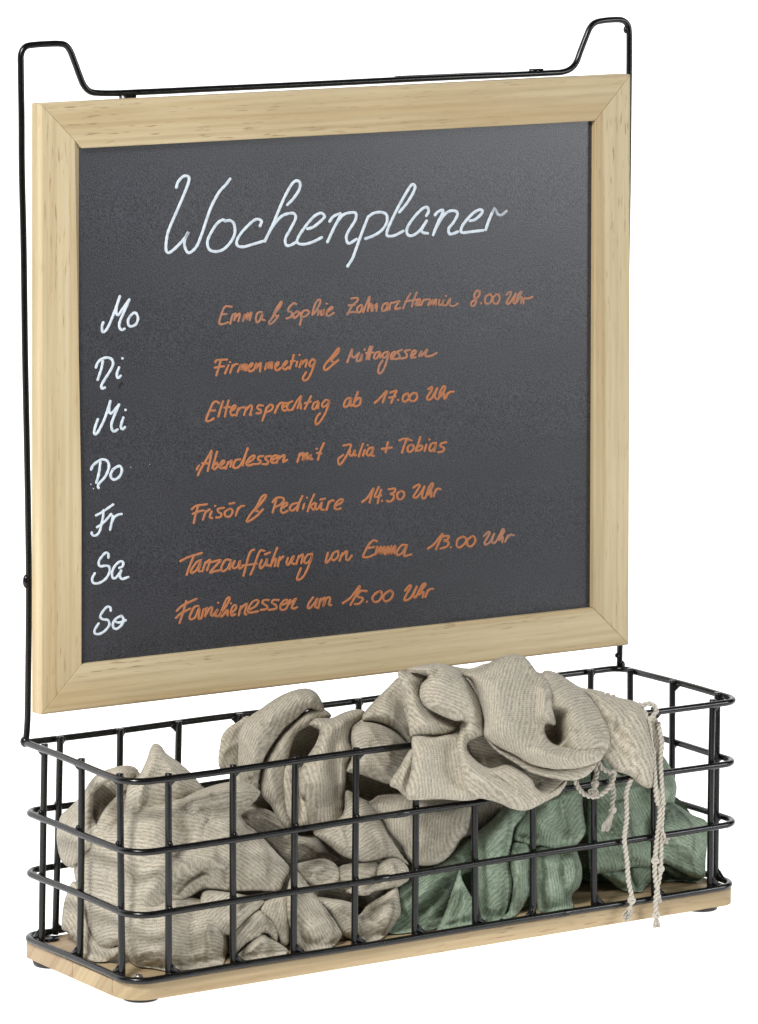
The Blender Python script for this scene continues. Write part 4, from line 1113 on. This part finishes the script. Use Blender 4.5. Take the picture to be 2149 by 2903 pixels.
# fringe cords: two-ply twisted yarn with a frayed end
def cord(pts, Y, name='fringe_cord', r=.00105, tassel=None, knots=(), seed=0, front=True, shadow=0):
    C2 = catmull(pp(pts), 10)
    d = np.concatenate([[0], np.cumsum(np.linalg.norm(np.diff(C2, axis=0), axis=1))])
    n = max(12, int(d[-1] / 3.2)); s = np.linspace(0, d[-1], n)
    X = np.interp(s, d, C2[:, 0]); Yp = np.interp(s, d, C2[:, 1])
    X = X + 1.2 * np.sin(s / 31 + seed)
    Yv = np.interp(np.linspace(0, 1, n), np.linspace(0, 1, len(Y)), Y) if isinstance(Y, (list, tuple)) else np.full(n, Y)
    P = on_y(X, Yp, Yv); T = np.gradient(P, axis=0); T /= np.linalg.norm(T, axis=1)[:, None]
    A = np.cross(T, [0, 1, 0]); A /= np.linalg.norm(A, axis=1)[:, None]; B = np.cross(T, A)
    parts = []
    for k in range(2):
        ph = s / 4680 / .0060 * 2 * math.pi + k * math.pi + seed
        parts.append(tube(P + (np.cos(ph)[:, None] * A + np.sin(ph)[:, None] * B) * r * .78, r * .92, 7))
    for kx in knots:
        q = P[int(kx * (n - 1))]
        for a in range(3):
            th = np.linspace(0, 2 * math.pi, 12)[:-1]; tl = random.Random(seed + a)
            ax1 = Vector((tl.uniform(-1, 1), tl.uniform(-1, 1), tl.uniform(-1, 1))).normalized(); ax2 = ax1.orthogonal().normalized(); ax3 = ax1.cross(ax2)
            ringp = [q + np.array(ax2 * math.cos(t) + ax3 * math.sin(t)) * .0019 for t in th]
            parts.append(tube(ringp, .0009, 6, True))
    V, Fc = join(parts); o = link(name, mesh(name, V, Fc), M_cord, SB)
    if tassel:
        e = pp(tassel); rnd = random.Random(seed + 50); st = np.array([X[-1], Yp[-1]]); prt = []
        for j in range(30):
            t = rnd.random(); end = e[0] * (1 - t) + e[1] * t + (rnd.uniform(-4, 4), rnd.uniform(-9, 5))
            w1 = st * .62 + end * .38 + (rnd.uniform(-7, 7), rnd.uniform(-5, 5)); w2 = st * .3 + end * .7 + (rnd.uniform(-8, 8), rnd.uniform(-6, 6))
            c = catmull([st + (rnd.uniform(-3, 3), 0), w1, w2, end], 4)
            yy = Yv[-1] + np.linspace(0, 1, len(c)) * rnd.uniform(-.0025, .0025)
            prt.append(tube(on_y(c[:, 0], c[:, 1], yy), rnd.uniform(.00018, .00034), 5))
        V, Fc = join(prt); link('tassel', mesh('tassel', V, Fc), M_cord, o)
cord('D 1245,1085 1285,1160 1340,1196 1400,1198 1460,1162 1500,1100 1512,1035 1480,1035 1430,1012 1405,965', [-.012, -.014, -.012, -.010], seed=1)
cord('D 1375,985 1398,1040 1385,1090 1388,1130', [-.010, -.015], tassel='D 1350,1180 1400,1215', knots=(.9,), seed=2)
cord('F 590,-20 603,60 612,130 600,200 602,262', [-.006, -.005], tassel='F 520,395 575,400', knots=(.95,), seed=3)
cord('F 742,25 720,70 703,130 702,300 688,450 708,600 714,750 736,860 738,930', [-.006, -.005, -.005, -.006], tassel='F 670,1035 742,1050', knots=(.97,), seed=4)
cord('E 765,1120 762,1250 775,1450 800,1600 F 925,90 942,220 930,400 912,600 905,700 918,800 935,880', [-.010, -.008, -.006, -.006], tassel='F 925,900 955,905', knots=(.8,), seed=5)
cord('E 800,900 825,1080 820,1220 832,1400 840,1600 F 962,120 965,250 955,400 947,600 945,700 930,800 915,900 915,1020', [-.008, -.008, -.006, -.006], tassel='F 880,1140 955,1165', knots=(.78, .99), seed=6)
cord('E 625,735 660,760 690,742 740,740 775,770 782,810 750,850 722,872 700,840 690,800 660,800', [-.006, -.010, -.012, -.008], seed=7)
cord('E 720,880 735,960 748,1060 765,1150', [-.012, -.010], seed=8, r=.0007)
cord('F 955,380 975,430 985,460', [-.009, -.009], tassel='F 965,470 1000,480', seed=9, r=.0007)
